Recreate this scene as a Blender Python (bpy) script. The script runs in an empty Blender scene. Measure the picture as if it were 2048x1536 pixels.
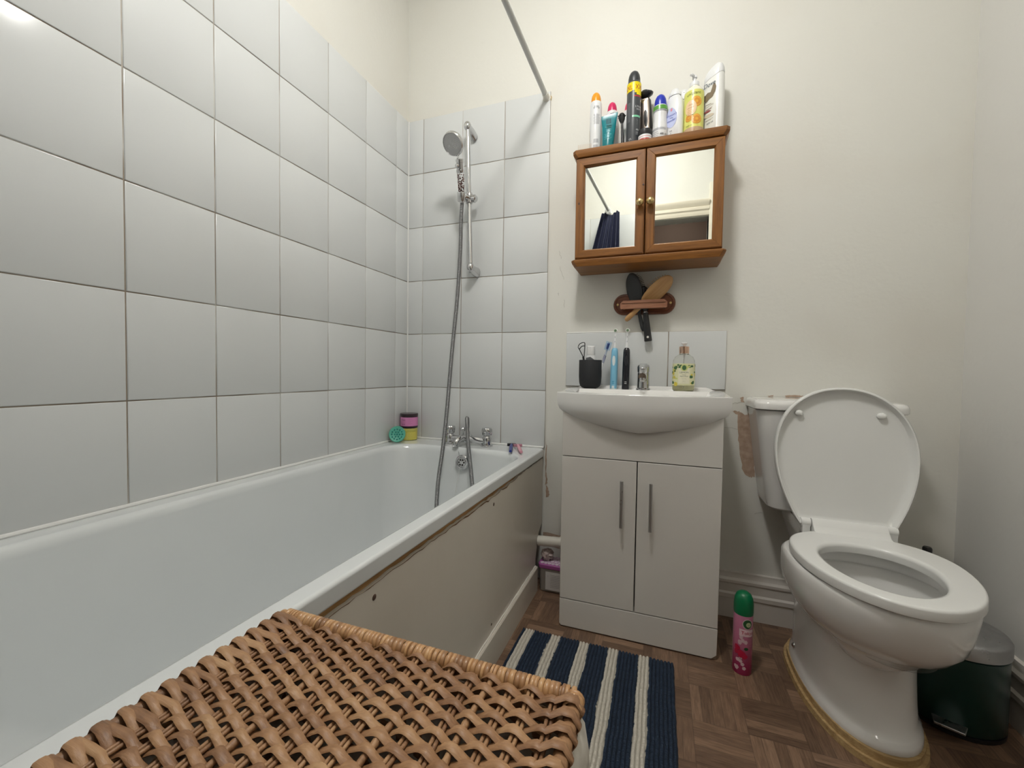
import bpy, bmesh, math, random
from math import sin, cos, pi, radians, sqrt
from mathutils import Matrix, Vector, noise
random.seed(7)
sc = bpy.context.scene
COL = sc.collection

# ------------------------------------------------------------------ camera
F_PX = 826.34
YAW, PITCH, ROLL = 0.34587, -0.031185, 0.014844
cd = bpy.data.cameras.new('camera'); cd.sensor_width = 36; cd.lens = F_PX / 2048 * 36
cd.clip_start = 0.02
cam = bpy.data.objects.new('camera', cd); COL.objects.link(cam)
Fv = Vector((-sin(YAW)*cos(PITCH), cos(YAW)*cos(PITCH), sin(PITCH)))
r0 = Vector((cos(YAW), sin(YAW), 0)); u0 = r0.cross(Fv)
Rv = cos(ROLL)*r0 + sin(ROLL)*u0; Uv = -sin(ROLL)*r0 + cos(ROLL)*u0
cam.matrix_world = Matrix(((Rv.x, Uv.x, -Fv.x, 1.1663), (Rv.y, Uv.y, -Fv.y, -1.7213), (Rv.z, Uv.z, -Fv.z, 0.9022), (0, 0, 0, 1)))
sc.camera = cam
# ------------------------------------------------------------------ light and exposure
w = bpy.data.worlds.new('world'); sc.world = w; w.use_nodes = True
w.node_tree.nodes['Background'].inputs[0].default_value = (1, 0.97, 0.92, 1)
w.node_tree.nodes['Background'].inputs[1].default_value = 0.12
LX, LY = 0.955, -1.085   # deep opal dome lamp under the ceiling: its mesh emits (see the lamp builder)
LAMP = 102.0
def area(name, loc, size, power, col, rot=(0, 0, 0), shape='DISK', sy=None):
    l = bpy.data.lights.new(name, 'AREA'); l.shape = shape; l.size = size; l.energy = power; l.color = col
    if sy: l.size_y = sy
    o = bpy.data.objects.new(name, l); COL.objects.link(o); o.location = loc; o.rotation_euler = rot
    return o
area('hallway_added_fill', (1.25, -2.45, 2.45), 0.30, 3, (1.0, 0.95, 0.88))  # unseen fill light added in the hallway, no fitting stands there
sc.view_settings.view_transform = 'Standard'
sc.view_settings.look = 'None'
sc.view_settings.gamma = 1
sc.view_settings.use_curve_mapping = False
sc.view_settings.exposure = 0.0

# ------------------------------------------------------------------ material helpers
class NT:
    def __init__(s, name):
        s.m = bpy.data.materials.new(name); s.m.use_nodes = True; s.t = s.m.node_tree
        s.b = s.t.nodes['Principled BSDF']
    def n(s, typ, ins=None, **kw):
        nd = s.t.nodes.new(typ)
        for k, v in kw.items(): setattr(nd, k, v)
        for k, v in (ins or {}).items(): s.set(nd.inputs[k], v)
        return nd
    def set(s, sock, v):
        if isinstance(v, bpy.types.NodeSocket): s.t.links.new(v, sock)
        elif isinstance(v, bpy.types.Node): s.t.links.new(v.outputs[0], sock)
        else:
            if sock.type == 'RGBA' and len(v) == 3: v = (*v, 1)
            sock.default_value = v
    def math(s, op, a, b=0.0, c=None):
        ins = {0: a, 1: b}
        if c is not None: ins[2] = c
        return s.n('ShaderNodeMath', ins, operation=op)
    def mix(s, f, a, b):
        nd = s.n('ShaderNodeMix', data_type='RGBA'); s.set(nd.inputs['Factor'], f)
        s.set(nd.inputs[6], a); s.set(nd.inputs[7], b); return nd.outputs[2]
    def ramp(s, f, *stops):
        nd = s.n('ShaderNodeValToRGB', {0: f}); e = nd.color_ramp.elements
        while len(e) < len(stops): e.new(0.5)
        for el, (p, c) in zip(e, stops):
            el.position = p; el.color = (*c, 1) if len(c) == 3 else c
        return nd.outputs[0]
    def noise(s, scale, detail=3, vec=None, rough=0.5):
        nd = s.n('ShaderNodeTexNoise', {'Scale': scale, 'Detail': detail, 'Roughness': rough})
        if vec is not None: s.set(nd.inputs['Vector'], vec)
        else: s.set(nd.inputs['Vector'], s.obj())
        return nd.outputs[0]
    def obj(s):
        if not hasattr(s, '_o'): s._o = s.n('ShaderNodeTexCoord').outputs['Object']
        return s._o
    def mapping(s, scale=(1, 1, 1), rot=(0, 0, 0), loc=(0, 0, 0)):
        return s.n('ShaderNodeMapping', {'Vector': s.obj(), 'Scale': scale, 'Rotation': rot, 'Location': loc}).outputs[0]
    def bump(s, h, strength=0.3, dist=0.002):
        nd = s.n('ShaderNodeBump', {'Height': h, 'Strength': strength, 'Distance': dist})
        s.set(s.b.inputs['Normal'], nd)
    def p(s, **kw):
        for k, v in kw.items(): s.set(s.b.inputs[k.replace('_', ' ')], v)
        return s.m

def simple(name, col, rough=0.4, metal=0.0, var=0.06, scale=14, bump=0.0, bscale=200, **kw):
    t = NT(name)
    c2 = tuple(max(0, c*(1-var)) for c in col)
    t.p(Base_Color=t.mix(t.noise(scale), col, c2), Roughness=rough, Metallic=metal, **kw)
    if bump: t.bump(t.noise(bscale, 2), bump, 0.001)
    return t.m

def wood(name, light, dark, axis='z', rough=0.35, scale=1.0, coat=0.3):
    t = NT(name)
    st = {'x': (1.6, 26, 26), 'y': (26, 1.6, 26), 'z': (26, 26, 1.6)}[axis]
    v = t.mapping(tuple(k*scale for k in st))
    a = t.noise(3.2, 5, v, 0.6); b = t.noise(16, 3, v, 0.6)
    f = t.math('ADD', t.math('MULTIPLY', a, 0.8), t.math('MULTIPLY', b, 0.35))
    t.p(Base_Color=t.ramp(f, (0.35, dark), (0.72, light)), Roughness=rough, Coat_Weight=coat, Coat_Roughness=0.2, Specular_IOR_Level=0.35)
    t.bump(b, 0.08, 0.001)
    return t.m

def wall_mat(name, col, dirt=(0.62, 0.55, 0.46), damt=0.35):
    t = NT(name)
    n1 = t.noise(1.7, 4); n2 = t.noise(38, 4)
    c = t.mix(t.math('MULTIPLY', t.ramp(n1, (0.52, (0, 0, 0)), (0.8, (1, 1, 1))), damt), col, dirt)
    c = t.mix(t.math('MULTIPLY', t.ramp(n2, (0.62, (0, 0, 0)), (0.8, (1, 1, 1))), 0.25), c, tuple(k*0.9 for k in col))
    t.p(Base_Color=c, Roughness=0.6)
    t.bump(t.noise(55, 5), 0.22, 0.003)
    return t.m

CREAM = (0.725, 0.715, 0.665)
M_wall = wall_mat('painted plaster', CREAM)
M_wallR = wall_mat('painted plaster cool', (0.70, 0.69, 0.66), damt=0.1)
M_ceil = simple('ceiling paint', (0.86, 0.85, 0.8), 0.8)
M_skirt = simple('gloss white paint on skirting', (0.66, 0.62, 0.57), 0.28, bump=0.1, bscale=30)
M_tile = NT('white glazed tile')
_n = M_tile.noise(3.0, 3)
M_tile.p(Base_Color=M_tile.mix(_n, (0.675, 0.69, 0.69), (0.645, 0.66, 0.66)), Roughness=0.22, Specular_IOR_Level=0.42)
_sm = M_tile.noise(2.5, 2)
M_tile.set(M_tile.b.inputs['Roughness'], M_tile.ramp(_sm, (0.35, (0.15,)*3), (0.75, (0.24,)*3)))
M_tile.bump(M_tile.noise(4, 1), 0.05, 0.002)
M_tile = M_tile.m
t = NT('tile grout')
_g = t.noise(4.5, 4)
_sep = t.n('ShaderNodeSeparateXYZ', {0: t.obj()})
M_grout = t.p(Base_Color=t.ramp(_g, (0.38, (0.62, 0.60, 0.56)), (0.52, (0.33, 0.27, 0.21)), (0.7, (0.20, 0.14, 0.10))), Roughness=0.8)
M_seal_highlight = simple('white sealant and painted highlight', (0.80, 0.80, 0.78), 0.35, var=0.07, scale=40)
M_enamel = NT('bath enamel')
M_enamel.p(Base_Color=M_enamel.mix(M_enamel.noise(6), (0.70, 0.725, 0.73), (0.675, 0.70, 0.705)), Roughness=0.13, Coat_Weight=0.5, Coat_Roughness=0.08)
M_enamel.bump(M_enamel.noise(3, 1), 0.05, 0.004)
M_enamel = M_enamel.m
M_ceramic = simple('white ceramic glaze', (0.80, 0.79, 0.77), 0.10, var=0.04, Coat_Weight=0.4)
M_seat = simple('white seat plastic', (0.76, 0.76, 0.74), 0.22, var=0.03)
M_panel = NT('painted bath panel')
_a = M_panel.noise(2.2, 4)
M_panel.p(Base_Color=M_panel.mix(M_panel.ramp(_a, (0.4, (0, 0, 0)), (0.75, (1, 1, 1))), (0.66, 0.615, 0.54), (0.58, 0.53, 0.455)), Roughness=0.33)
M_panel.bump(M_panel.noise(22, 4), 0.25, 0.003)
M_panel = M_panel.m
M_batten = wood('bare pine batten', (0.50, 0.29, 0.12), (0.20, 0.10, 0.04), 'y', 0.7, coat=0)
M_dark = simple('dark gap', (0.02, 0.016, 0.013), 0.9)
def chrome(name, c=0.75, r=0.08):
    t = NT(name); return t.p(Base_Color=(c, c, c*1.01), Metallic=1.0, Roughness=t.ramp(t.noise(40), (0.3, (r,)*3), (0.8, (r*2.2,)*3)))
M_chrome = chrome('chrome', 0.62); M_steel = chrome('brushed steel', 0.45, 0.25); M_hose = chrome('hose steel', 0.30, 0.32)
M_brass = NT('brass').p(Base_Color=(0.62, 0.47, 0.22), Metallic=1.0, Roughness=0.28)
M_pineZ = wood('orange pine upright', (0.285, 0.115, 0.024), (0.13, 0.046, 0.010), 'z', rough=0.42, coat=0.08)
M_pineX = wood('orange pine level', (0.285, 0.115, 0.024), (0.13, 0.046, 0.010), 'x', rough=0.42, coat=0.08)
M_mirror = NT('mirror glass').p(Base_Color=(0.80, 0.815, 0.775), Metallic=1.0, Roughness=0.01)
M_white = simple('white plastic', (0.80, 0.80, 0.79), 0.3, var=0.03)
M_black = simple('black plastic', (0.012, 0.012, 0.014), 0.35)
M_blackmat = simple('matt black resin', (0.012, 0.013, 0.016), 0.75)
M_mdf = simple('white laminate', (0.64, 0.615, 0.58), 0.24, var=0.04, scale=3)
def glass(name, col, rough=0.02, ior=1.45, tr=1.0):
    t = NT(name); return t.p(Base_Color=col, Roughness=rough, IOR=ior, Transmission_Weight=tr)
M_clear = glass('clear plastic', (0.97, 0.97, 0.97), ior=1.2)
_pc = {}
def plas(col, rough=0.3, name=None):
    k = (col, rough)
    if k not in _pc: _pc[k] = simple(name or 'plastic %.2f %.2f %.2f' % col, col, rough, var=0.04)
    return _pc[k]

# ------------------------------------------------------------------ mesh builder
T = lambda x=0, y=0, z=0: Matrix.Translation((x, y, z))
R = lambda a, ax: Matrix.Rotation(radians(a), 4, ax)
def S(x, y, z): return Matrix.Diagonal((x, y, z, 1))
class MB:
    def __init__(s): s.bm = bmesh.new(); s.M = Matrix(); s.mi = 0
    def v(s, p): return s.bm.verts.new(s.M @ Vector(p))
    def f(s, vs, mi=None):
        try:
            fc = s.bm.faces.new(vs); fc.material_index = s.mi if mi is None else mi; return fc
        except ValueError: return None
    def box(s, x0, x1, y0, y1, z0, z1, mi=None):
        P = [(x, y, z) for z in (z0, z1) for y in (y0, y1) for x in (x0, x1)]
        V = [s.v(p) for p in P]
        for q in ((0, 2, 3, 1), (4, 5, 7, 6), (0, 1, 5, 4), (2, 6, 7, 3), (0, 4, 6, 2), (1, 3, 7, 5)): s.f([V[i] for i in q], mi)
        return s
    def loft(s, rings, cap0=True, cap1=True, mi=None, loop=False):
        RV = [[s.v(p) for p in r] for r in rings]; n = len(RV[0])
        pairs = list(zip(RV, RV[1:])) + ([(RV[-1], RV[0])] if loop else [])
        for a, b in pairs:
            for i in range(n):
                j = (i+1) % n; s.f([a[i], a[j], b[j], b[i]], mi)
        if cap0 and not loop: s.f(RV[0][::-1], mi)
        if cap1 and not loop: s.f(RV[-1], mi)
        return s
    def lathe(s, prof, seg=28, sx=1, sy=1, mi=None, c0=True, c1=True):
        s.loft([[(r*cos(2*pi*i/seg)*sx, r*sin(2*pi*i/seg)*sy, z) for i in range(seg)] for r, z in prof], c0, c1, mi); return s
    def tube(s, pts, r, seg=10, mi=None, cap=True, flat=None, loop=False):
        P = [Vector(p) for p in pts]; n = len(P); rings = []
        T0 = (P[1]-P[0]).normalized(); up = Vector((0, 0, 1)) if abs(T0.z) < 0.9 else Vector((0, 1, 0))
        N = (up - up.dot(T0)*T0).normalized()
        for i in range(n):
            if loop: tg = (P[(i+1) % n]-P[i-1])
            else: tg = (P[min(i+1, n-1)]-P[max(i-1, 0)])
            if tg.length < 1e-9: tg = T0
            tg.normalize(); N = (N - N.dot(tg)*tg).normalized(); Bn = tg.cross(N)
            rr = r[i] if isinstance(r, (list, tuple)) else r
            fa, fb = flat or (1, 1)
            rings.append([tuple(P[i] + (N*cos(2*pi*k/seg)*fa + Bn*sin(2*pi*k/seg)*fb)*rr) for k in range(seg)])
        s.loft(rings, cap, cap, mi, loop); return s
    def prism(s, pts, d0, d1, mi=None, ax='y'):
        """polygon pts in the plane across ax, extruded from d0 to d1"""
        g = {'y': lambda a, b, d: (a, d, b), 'z': lambda a, b, d: (a, b, d), 'x': lambda a, b, d: (d, a, b)}[ax]
        s.loft([[g(a, b, d0) for a, b in pts], [g(a, b, d1) for a, b in pts]], mi=mi); return s
    def sphere(s, r, c=(0, 0, 0), seg=14, mi=None, sz=1):
        prof = [(max(r*sin(pi*i/8), 1e-5), -r*cos(pi*i/8)*sz) for i in range(9)]
        M0 = s.M.copy(); s.M = s.M @ T(*c); s.lathe(prof, seg, mi=mi); s.M = M0; return s
    def text(s, txt, size, x=0, z=0, R0=None, a0=0, eps=0.0006, mi=None, sx=1.0, slant=0, y=0, rot=0):
        vs, fs = textgeo(txt)
        base = len(s.bm.verts); V = []
        for tx, ty in vs:
            px, pz = tx*size*sx + ty*size*slant, ty*size
            px, pz = px*cos(rot)-pz*sin(rot)+x, px*sin(rot)+pz*cos(rot)+z
            if R0:
                a = px/R0 + a0; V.append(s.v(((R0+eps)*sin(a), -(R0+eps)*cos(a), pz)))
            else: V.append(s.v((px, y-eps, pz)))
        for f in fs: s.f([V[i] for i in f], mi)
        return s
    def patch(s, R0, a0, a1, z0, z1, eps=0.0004, mi=None, n=8):
        """label patch on an upright cylinder, angles from the front (-y)"""
        R0 += eps
        lo = [s.v((R0*sin(a0+(a1-a0)*i/n), -R0*cos(a0+(a1-a0)*i/n), z0)) for i in range(n+1)]
        hi = [s.v((R0*sin(a0+(a1-a0)*i/n), -R0*cos(a0+(a1-a0)*i/n), z1)) for i in range(n+1)]
        for i in range(n): s.f([lo[i], lo[i+1], hi[i+1], hi[i]], mi)
        return s
    def blob(s, R0, a, z, w, h, eps=0.0006, mi=None, n=14, fn=None):
        """oval or shaped mark on a cylinder (R0) or on a flat front (R0 None)"""
        if not R0:
            s.f([s.v((a+w*cos(2*pi*i/n)*(fn(2*pi*i/n) if fn else 1), -eps, z+h*sin(2*pi*i/n)*(fn(2*pi*i/n) if fn else 1))) for i in range(n)], mi); return s
        def q(dx, dz): aa = (a+dx)/R0; return s.v(((R0+eps)*sin(aa), -(R0+eps)*cos(aa), z+dz))
        rr = [[q(w*cos(2*pi*i/n)*(fn(2*pi*i/n) if fn else 1)*k, h*sin(2*pi*i/n)*(fn(2*pi*i/n) if fn else 1)*k) for i in range(n)] for k in ((0.25, 0.5, 0.75, 1) if w > 0.008 else (0.5, 1))]
        s.f(rr[0], mi)
        for r_a, r_b in zip(rr, rr[1:]):
            for i in range(n): s.f([r_a[i], r_a[(i+1) % n], r_b[(i+1) % n], r_b[i]], mi)
        return s
_tg = {}
def textgeo(txt):
    if txt not in _tg:
        c = bpy.data.curves.new('t', 'FONT'); c.body = txt; c.size = 1; c.align_x = 'CENTER'; c.align_y = 'CENTER'; c.resolution_u = 3
        o = bpy.data.objects.new('t', c); COL.objects.link(o)
        dg = bpy.context.evaluated_depsgraph_get()
        me = bpy.data.meshes.new_from_object(o.evaluated_get(dg))
        _tg[txt] = ([(v.co.x, v.co.y) for v in me.vertices], [list(p.vertices) for p in me.polygons])
        bpy.data.objects.remove(o); bpy.data.curves.remove(c); bpy.data.meshes.remove(me)
    return _tg[txt]

def root_loc(o):
    l = Vector((0, 0, 0))
    while o: l += o.location; o = o.parent
    return l
def obj(name, mb, mats, parent=None, local=False, bevel=0, seg=2, smooth=35, sub=0, at=None, label=None, kind=None, wn=False):
    if not isinstance(mats, (list, tuple)): mats = [mats]
    bm = mb.bm
    bmesh.ops.recalc_face_normals(bm, faces=bm.faces)
    if parent and not local:
        d = root_loc(parent)
        for v in bm.verts: v.co -= d
    if at is not None and not parent:
        for v in bm.verts: v.co -= Vector(at)
    me = bpy.data.meshes.new(name); bm.to_mesh(me); bm.free()
    for m in mats: me.materials.append(m)
    if smooth:
        me.polygons.foreach_set('use_smooth', [True]*len(me.polygons)); me.set_sharp_from_angle(angle=radians(smooth))
    o = bpy.data.objects.new(name, me); COL.objects.link(o)
    if parent: o.parent = parent
    if at is not None and not parent: o.location = at
    if bevel:
        b = o.modifiers.new('bevel', 'BEVEL'); b.width = bevel; b.segments = seg; b.limit_method = 'ANGLE'; b.angle_limit = radians(40)
    if sub:
        b = o.modifiers.new('sub', 'SUBSURF'); b.levels = sub; b.render_levels = sub
    if wn:
        b = o.modifiers.new('normals', 'WEIGHTED_NORMAL'); b.keep_sharp = True; b.weight = 60
    if label: o['label'] = label
    if kind: o['kind'] = kind
    return o
def thing(name, label, cat, loc=(0, 0, 0), rot=(0, 0, 0), group=None):
    o = bpy.data.objects.new(name, None); COL.objects.link(o); o.empty_display_size = 0.05
    o.location = loc; o.rotation_euler = tuple(radians(a) for a in rot); o['label'] = label; o['category'] = cat
    if group: o['group'] = group
    return o
def tag(o, label, cat, group=None):
    o['label'] = label; o['category'] = cat
    if group: o['group'] = group
    return o
def struct(name, mb, mats, parent=None, **kw):
    o = obj(name, mb, mats, parent, **kw)
    if not parent: o['kind'] = 'structure'
    return o
def rrect(cx, cy, hx, hy, r, z, n=6):
    P = []
    for k, (sx, sy) in enumerate(((1, 1), (-1, 1), (-1, -1), (1, -1))):
        for i in range(n+1):
            a = pi/2*k + pi/2*i/n
            P.append((cx+sx*(hx-r)+r*cos(a), cy+sy*(hy-r)+r*sin(a), z(cy+sy*(hy-r)+r*sin(a)) if callable(z) else z))
    return P
def egg(cx, yb, yf, hw, z, N=56, nb=3.0, nf=2.1, wide=0.45):
    ym = yb-(yb-yf)*wide; P = []
    for i in range(N):
        a = 2*pi*i/N; c, s_ = cos(a), sin(a)
        n = nb if s_ > 0 else nf
        x = cx+hw*math.copysign(abs(c)**(2/n), c); y = ym+((yb-ym) if s_ > 0 else (ym-yf))*math.copysign(abs(s_)**(2/n), s_)
        P.append((x, y, z))
    return P
def smooth_path(pts, n=12, rad=None):
    P = [Vector(p) for p in pts]; out = []; rr = []
    for i in range(len(P)-1):
        p0, p1, p2, p3 = P[max(i-1, 0)], P[i], P[i+1], P[min(i+2, len(P)-1)]
        for k in range(n):
            t_ = k/n
            out.append(0.5*((2*p1)+(-p0+p2)*t_+(2*p0-5*p1+4*p2-p3)*t_**2+(-p0+3*p1-3*p2+p3)*t_**3))
            if rad: rr.append(rad[i]*(1-t_)+rad[i+1]*t_)
    out.append(P[-1])
    if rad: rr.append(rad[-1]); return out, rr
    return out

# ------------------------------------------------------------------ room shell
XR, YR, ZC = 2.068, -1.86, 2.66
struct('wall_left', MB().box(-0.12, 0, YR-0.12, 0.12, 0, ZC), M_wall)
wb = struct('wall_back', MB().box(0, XR+0.1, 0, 0.12, 0, ZC), M_wall)
struct('wall_right', MB().box(XR, XR+0.12, YR-0.12, 0, 0, ZC), M_wallR)
OX0, OX1, OZ = 1.00, 1.46, 2.005
struct('wall_rear', MB().box(0, OX0, YR-0.12, YR, 0, ZC).box(OX1, XR, YR-0.12, YR, 0, ZC).box(OX0, OX1, YR-0.12, YR, OZ, ZC), M_wall)
struct('ceiling', MB().box(-0.12, XR+0.12, YR-0.12, 0.12, ZC, ZC+0.1), M_ceil)
M_hall = simple('brown hallway paint', (0.20, 0.135, 0.105), 0.7)
struct('wall_hallway', MB().box(0.4, 2.1, -3.0, -2.9, 0, 2.62).box(0.3, 0.4, -2.9, YR-0.12, 0, 2.62).box(2.1, 2.2, -2.9, YR-0.12, 0, 2.62), M_hall)
struct('ceiling_hallway', MB().box(0.3, 2.2, -3.0, YR-0.12, 2.62, 2.7), M_ceil)

# floor: printed parquet vinyl, fingers in alternating blocks
t = NT('parquet print vinyl')
sx = t.n('ShaderNodeSeparateXYZ', {0: t.obj()})
BL = 0.131
u = t.math('DIVIDE', t.math('SUBTRACT', sx.outputs[0], 1.265-BL*20), BL); v_ = t.math('DIVIDE', t.math('ADD', sx.outputs[1], 0.435+BL*40), BL)
fu = t.math('FLOOR', u); fv = t.math('FLOOR', v_)
chk = t.math('MODULO', t.math('ADD', fu, fv), 2.0)
cu = t.math('SUBTRACT', u, fu); cv = t.math('SUBTRACT', v_, fv)
def sel(a, b): return t.math('ADD', t.math('MULTIPLY', chk, a), t.math('MULTIPLY', t.math('SUBTRACT', 1.0, chk), b))
sacross = sel(cu, cv); salong = sel(cv, cu)
st5 = t.math('MULTIPLY', sacross, 5.0); si = t.math('FLOOR', st5); sf = t.math('SUBTRACT', st5, si)
seedv = t.n('ShaderNodeCombineXYZ', {0: fu, 1: fv, 2: si})
wn = t.n('ShaderNodeTexWhiteNoise', {0: seedv}, noise_dimensions='3D').outputs['Value']
gv = t.n('ShaderNodeCombineXYZ', {0: t.math('MULTIPLY', st5, 3.2), 1: t.math('ADD', t.math('MULTIPLY', salong, 1.6), t.math('MULTIPLY', wn, 37.0)), 2: t.math('MULTIPLY', wn, 11.0)})
gr = t.noise(1.6, 6, gv, 0.65)
tone = t.math('ADD', t.math('MULTIPLY', wn, 0.38), t.math('MULTIPLY', gr, 0.85))
colr = t.ramp(tone, (0.28, (0.072, 0.040, 0.025)), (0.62, (0.165, 0.098, 0.062)), (0.95, (0.30, 0.19, 0.122)))
edge = t.math('GREATER_THAN', t.math('ABSOLUTE', t.math('SUBTRACT', sf, 0.5)), 0.475)
edge2 = t.math('GREATER_THAN', t.math('ABSOLUTE', t.math('SUBTRACT', salong, 0.5)), 0.494)
eg = t.math('MULTIPLY', t.math('MAXIMUM', edge, edge2), 0.45)
M_floor = t.p(Base_Color=t.mix(eg, colr, (0.03, 0.018, 0.012)), Roughness=0.42)
t.bump(gr, 0.15, 0.001)
struct('floor', MB().box(-0.12, XR+0.12, YR-0.12, 0.12, -0.1, 0), M_floor)
struct('floor_hallway', MB().box(0.3, 2.2, -3.0, YR-0.12, -0.1, 0), simple('dark hallway boards', (0.15, 0.09, 0.06), 0.6))

# skirting boards with a moulded top
def skirt_prof():  # (out, z)
    return [(0, 0), (0.022, 0), (0.022, 0.072), (0.026, 0.076), (0.026, 0.09), (0.019, 0.096), (0.018, 0.125), (0.022, 0.131), (0.022, 0.140), (0.014, 0.147), (0.010, 0.158), (0.010, 0.166), (0, 0.168)]
def skirt(name, a, b, out):
    m = MB(); a = Vector(a); b = Vector(b); o_ = Vector(out)
    m.loft([[tuple(p + o_*d + Vector((0, 0, z))) for d, z in skirt_prof()] for p in (a, b)])
    struct(name, m, M_skirt, smooth=25)
skirt('baseboard_back', (1.356, 0, 0), (XR, 0, 0), (0, -1, 0))
skirt('baseboard_right', (XR, -0.026, 0), (XR, YR, 0), (-1, 0, 0))
skirt('baseboard_rear', (XR-0.03, YR, 0), (1.545, YR, 0), (0, 1, 0))
# door casing on the rear wall (seen in the mirror)
M_case = simple('cream gloss architrave', (0.74, 0.68, 0.56), 0.35)
m = MB()
cp = [(0, 0), (0.012, 0.0), (0.016, 0.012), (0.016, 0.03), (0.024, 0.04), (0.024, 0.055), (0.018, 0.062), (0.03, 0.08), (0.036, 0.095), (0.036, 0.105), (0, 0.105)]
m.loft([[(x, YR+d, OZ+z+0.005) for d, z in cp] for x in (OX0-0.08, OX1)])
m.box(OX0-0.075, OX0, YR, YR+0.02, 0, OZ+0.005)
struct('trim_1', m, M_case, smooth=30)
struct('trim_2', MB().box(OX1, OX1+0.075, YR-0.10, YR+0.018, 0, 2.235), simple('pale cream door post', (0.85, 0.80, 0.68), 0.4), bevel=0.002)

# ------------------------------------------------------------------ wall tiles
TW, TH, TT = 0.2046, 0.252, 0.007
Z_T = 2.08
def tiles(name, xs, zs, place, thick=TT, gap=0.0028):
    m = MB()
    for i in range(len(xs)-1):
        for j in range(len(zs)-1):
            x0, x1, z1, z0 = xs[i]+gap/2, xs[i+1]-gap/2, zs[j]-gap/2, zs[j+1]+gap/2
            b = 0.0016
            rings = []
            for ins, d in ((0, 0.0), (0, thick-b), (b*0.35, thick-b*0.35), (b*1.3, thick)):
                rings.append([place(x0+ins, z0+ins, d), place(x1-ins, z0+ins, d), place(x1-ins, z1-ins, d), place(x0+ins, z1-ins, d)])
            m.loft(rings, cap0=False)
    P = [place(xs[0]+0.001, zs[-1], 0.0045), place(xs[-1]-0.001, zs[-1], 0.0045), place(xs[-1]-0.001, zs[0]-0.0005, 0.0045), place(xs[0]+0.001, zs[0]-0.0005, 0.0045)]
    Q = [place(xs[0]+0.001, zs[-1], 0.0), place(xs[-1]-0.001, zs[-1], 0.0), place(xs[-1]-0.001, zs[0]-0.0005, 0.0), place(xs[0]+0.001, zs[0]-0.0005, 0.0)]
    m.loft([Q, P], mi=1)
    return struct(name, m, [M_tile, M_grout], smooth=50)
zs = [Z_T - TH*j for j in range(6)] + [0.5745]
xb = [0.0075, 0.0883, 0.0883+TW, 0.0883+2*TW, 0.0883+3*TW]
tiles('trim_3', xb, zs, lambda x, z, d: (x, -d, z))
yl = [0.0075] + [0.1028+TW*k for k in range(9)]; yl[-1] = -YR-0.0085
tiles('trim_4', yl, zs, lambda y, z, d: (d, -y, z))
xr = [0.0075, 0.0883, 0.0883+TW, 0.0883+2*TW, 0.0883+3*TW, 0.0883+4*TW]
tiles('trim_5', xr, zs, lambda x, z, d: (x, YR+d, z))
tiles('trim_6', [0.788, 0.788+0.2, 1.190, 1.393], [1.065, 0.8435], lambda x, z, d: (x, -d, z))
# sealant beads: tiled corner, bath edge; splashback top: a highlight drawn in white
m = MB()
m.tube([(0.0085, -0.0085, 0.575), (0.0085, -0.0085, 2.079)], 0.0035, 8)
m.tube([(0.0085, -1.845, 0.5755), (0.0085, -0.012, 0.5755)], 0.0055, 8)
m.tube([(0.012, -0.0085, 0.5755), (0.698, -0.0085, 0.5755)], 0.005, 8)
m.tube([(0.79, -0.004, 1.066), (0.985, -0.004, 1.066)], 0.0026, 8)
struct('trim_7', m, M_seal_highlight)

# bare plaster, chips and cracks in the back wall paint
M_bare = NT('bare pinkish plaster')
M_bare.p(Base_Color=M_bare.ramp(M_bare.noise(45, 5), (0.3, (0.36, 0.25, 0.18)), (0.7, (0.52, 0.39, 0.30))), Roughness=0.9)
M_bare.bump(M_bare.noise(90, 4), 0.4, 0.002); M_bare = M_bare.m
def rough_poly(pts, n=5, amp=0.004, seed=1):
    rnd = random.Random(seed); out = []
    for i in range(len(pts)):
        a, b = Vector(pts[i]), Vector(pts[(i+1) % len(pts)])
        for k in range(n):
            p = a.lerp(b, k/n); out.append((p.x+rnd.uniform(-amp, amp), p.y+rnd.uniform(-amp, amp)))
    return out
def wpatch(name, pts, mt=M_bare, n=5, amp=0.004, seed=1):
    m = MB(); P = rough_poly(pts, n, amp, seed); c = (sum(p[0] for p in P)/len(P), sum(p[1] for p in P)/len(P))
    m.f([m.v((x, -0.0008, z)) for x, z in P])
    return obj(name, m, mt, wb, smooth=0)
wpatch('bare_plaster_patch', [(1.418, 0.768), (1.434, 0.754), (1.439, 0.69), (1.445, 0.62), (1.461, 0.54), (1.48, 0.522), (1.497, 0.528), (1.495, 0.62), (1.487, 0.70), (1.478, 0.762), (1.46, 0.752), (1.44, 0.767)], amp=0.003, seed=3)
wpatch('bare_plaster_patch', [(1.444, 0.818), (1.456, 0.82), (1.452, 0.808), (1.458, 0.800), (1.447, 0.799)], amp=0.002, seed=4)
wpatch('bare_plaster_patch', [(1.585, 0.8285), (1.62, 0.833), (1.645, 0.829), (1.635, 0.824), (1.59, 0.823)], amp=0.0015, seed=5)
wpatch('bare_plaster_patch', [(1.53, 0.826), (1.55, 0.829), (1.548, 0.825), (1.535, 0.823)], n=3, amp=0.001, seed=6)
wpatch('bare_plaster_patch', [(0.709, 0.415), (0.722, 0.40), (0.726, 0.37), (0.712, 0.36)], n=4, amp=0.003, seed=7)
wpatch('bare_plaster_patch', [(0.706, 0.60), (0.712, 0.57), (0.711, 0.47), (0.716, 0.42), (0.707, 0.41), (0.706, 0.5)], n=6, amp=0.0025, seed=8)
wpatch('bare_plaster_patch', [(0.70, 0.205), (0.84, 0.20), (0.84, 0.145), (0.70, 0.145)], n=6, amp=0.003, seed=9)
M_crack = simple('paint crack', (0.40, 0.37, 0.33), 0.9)
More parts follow.
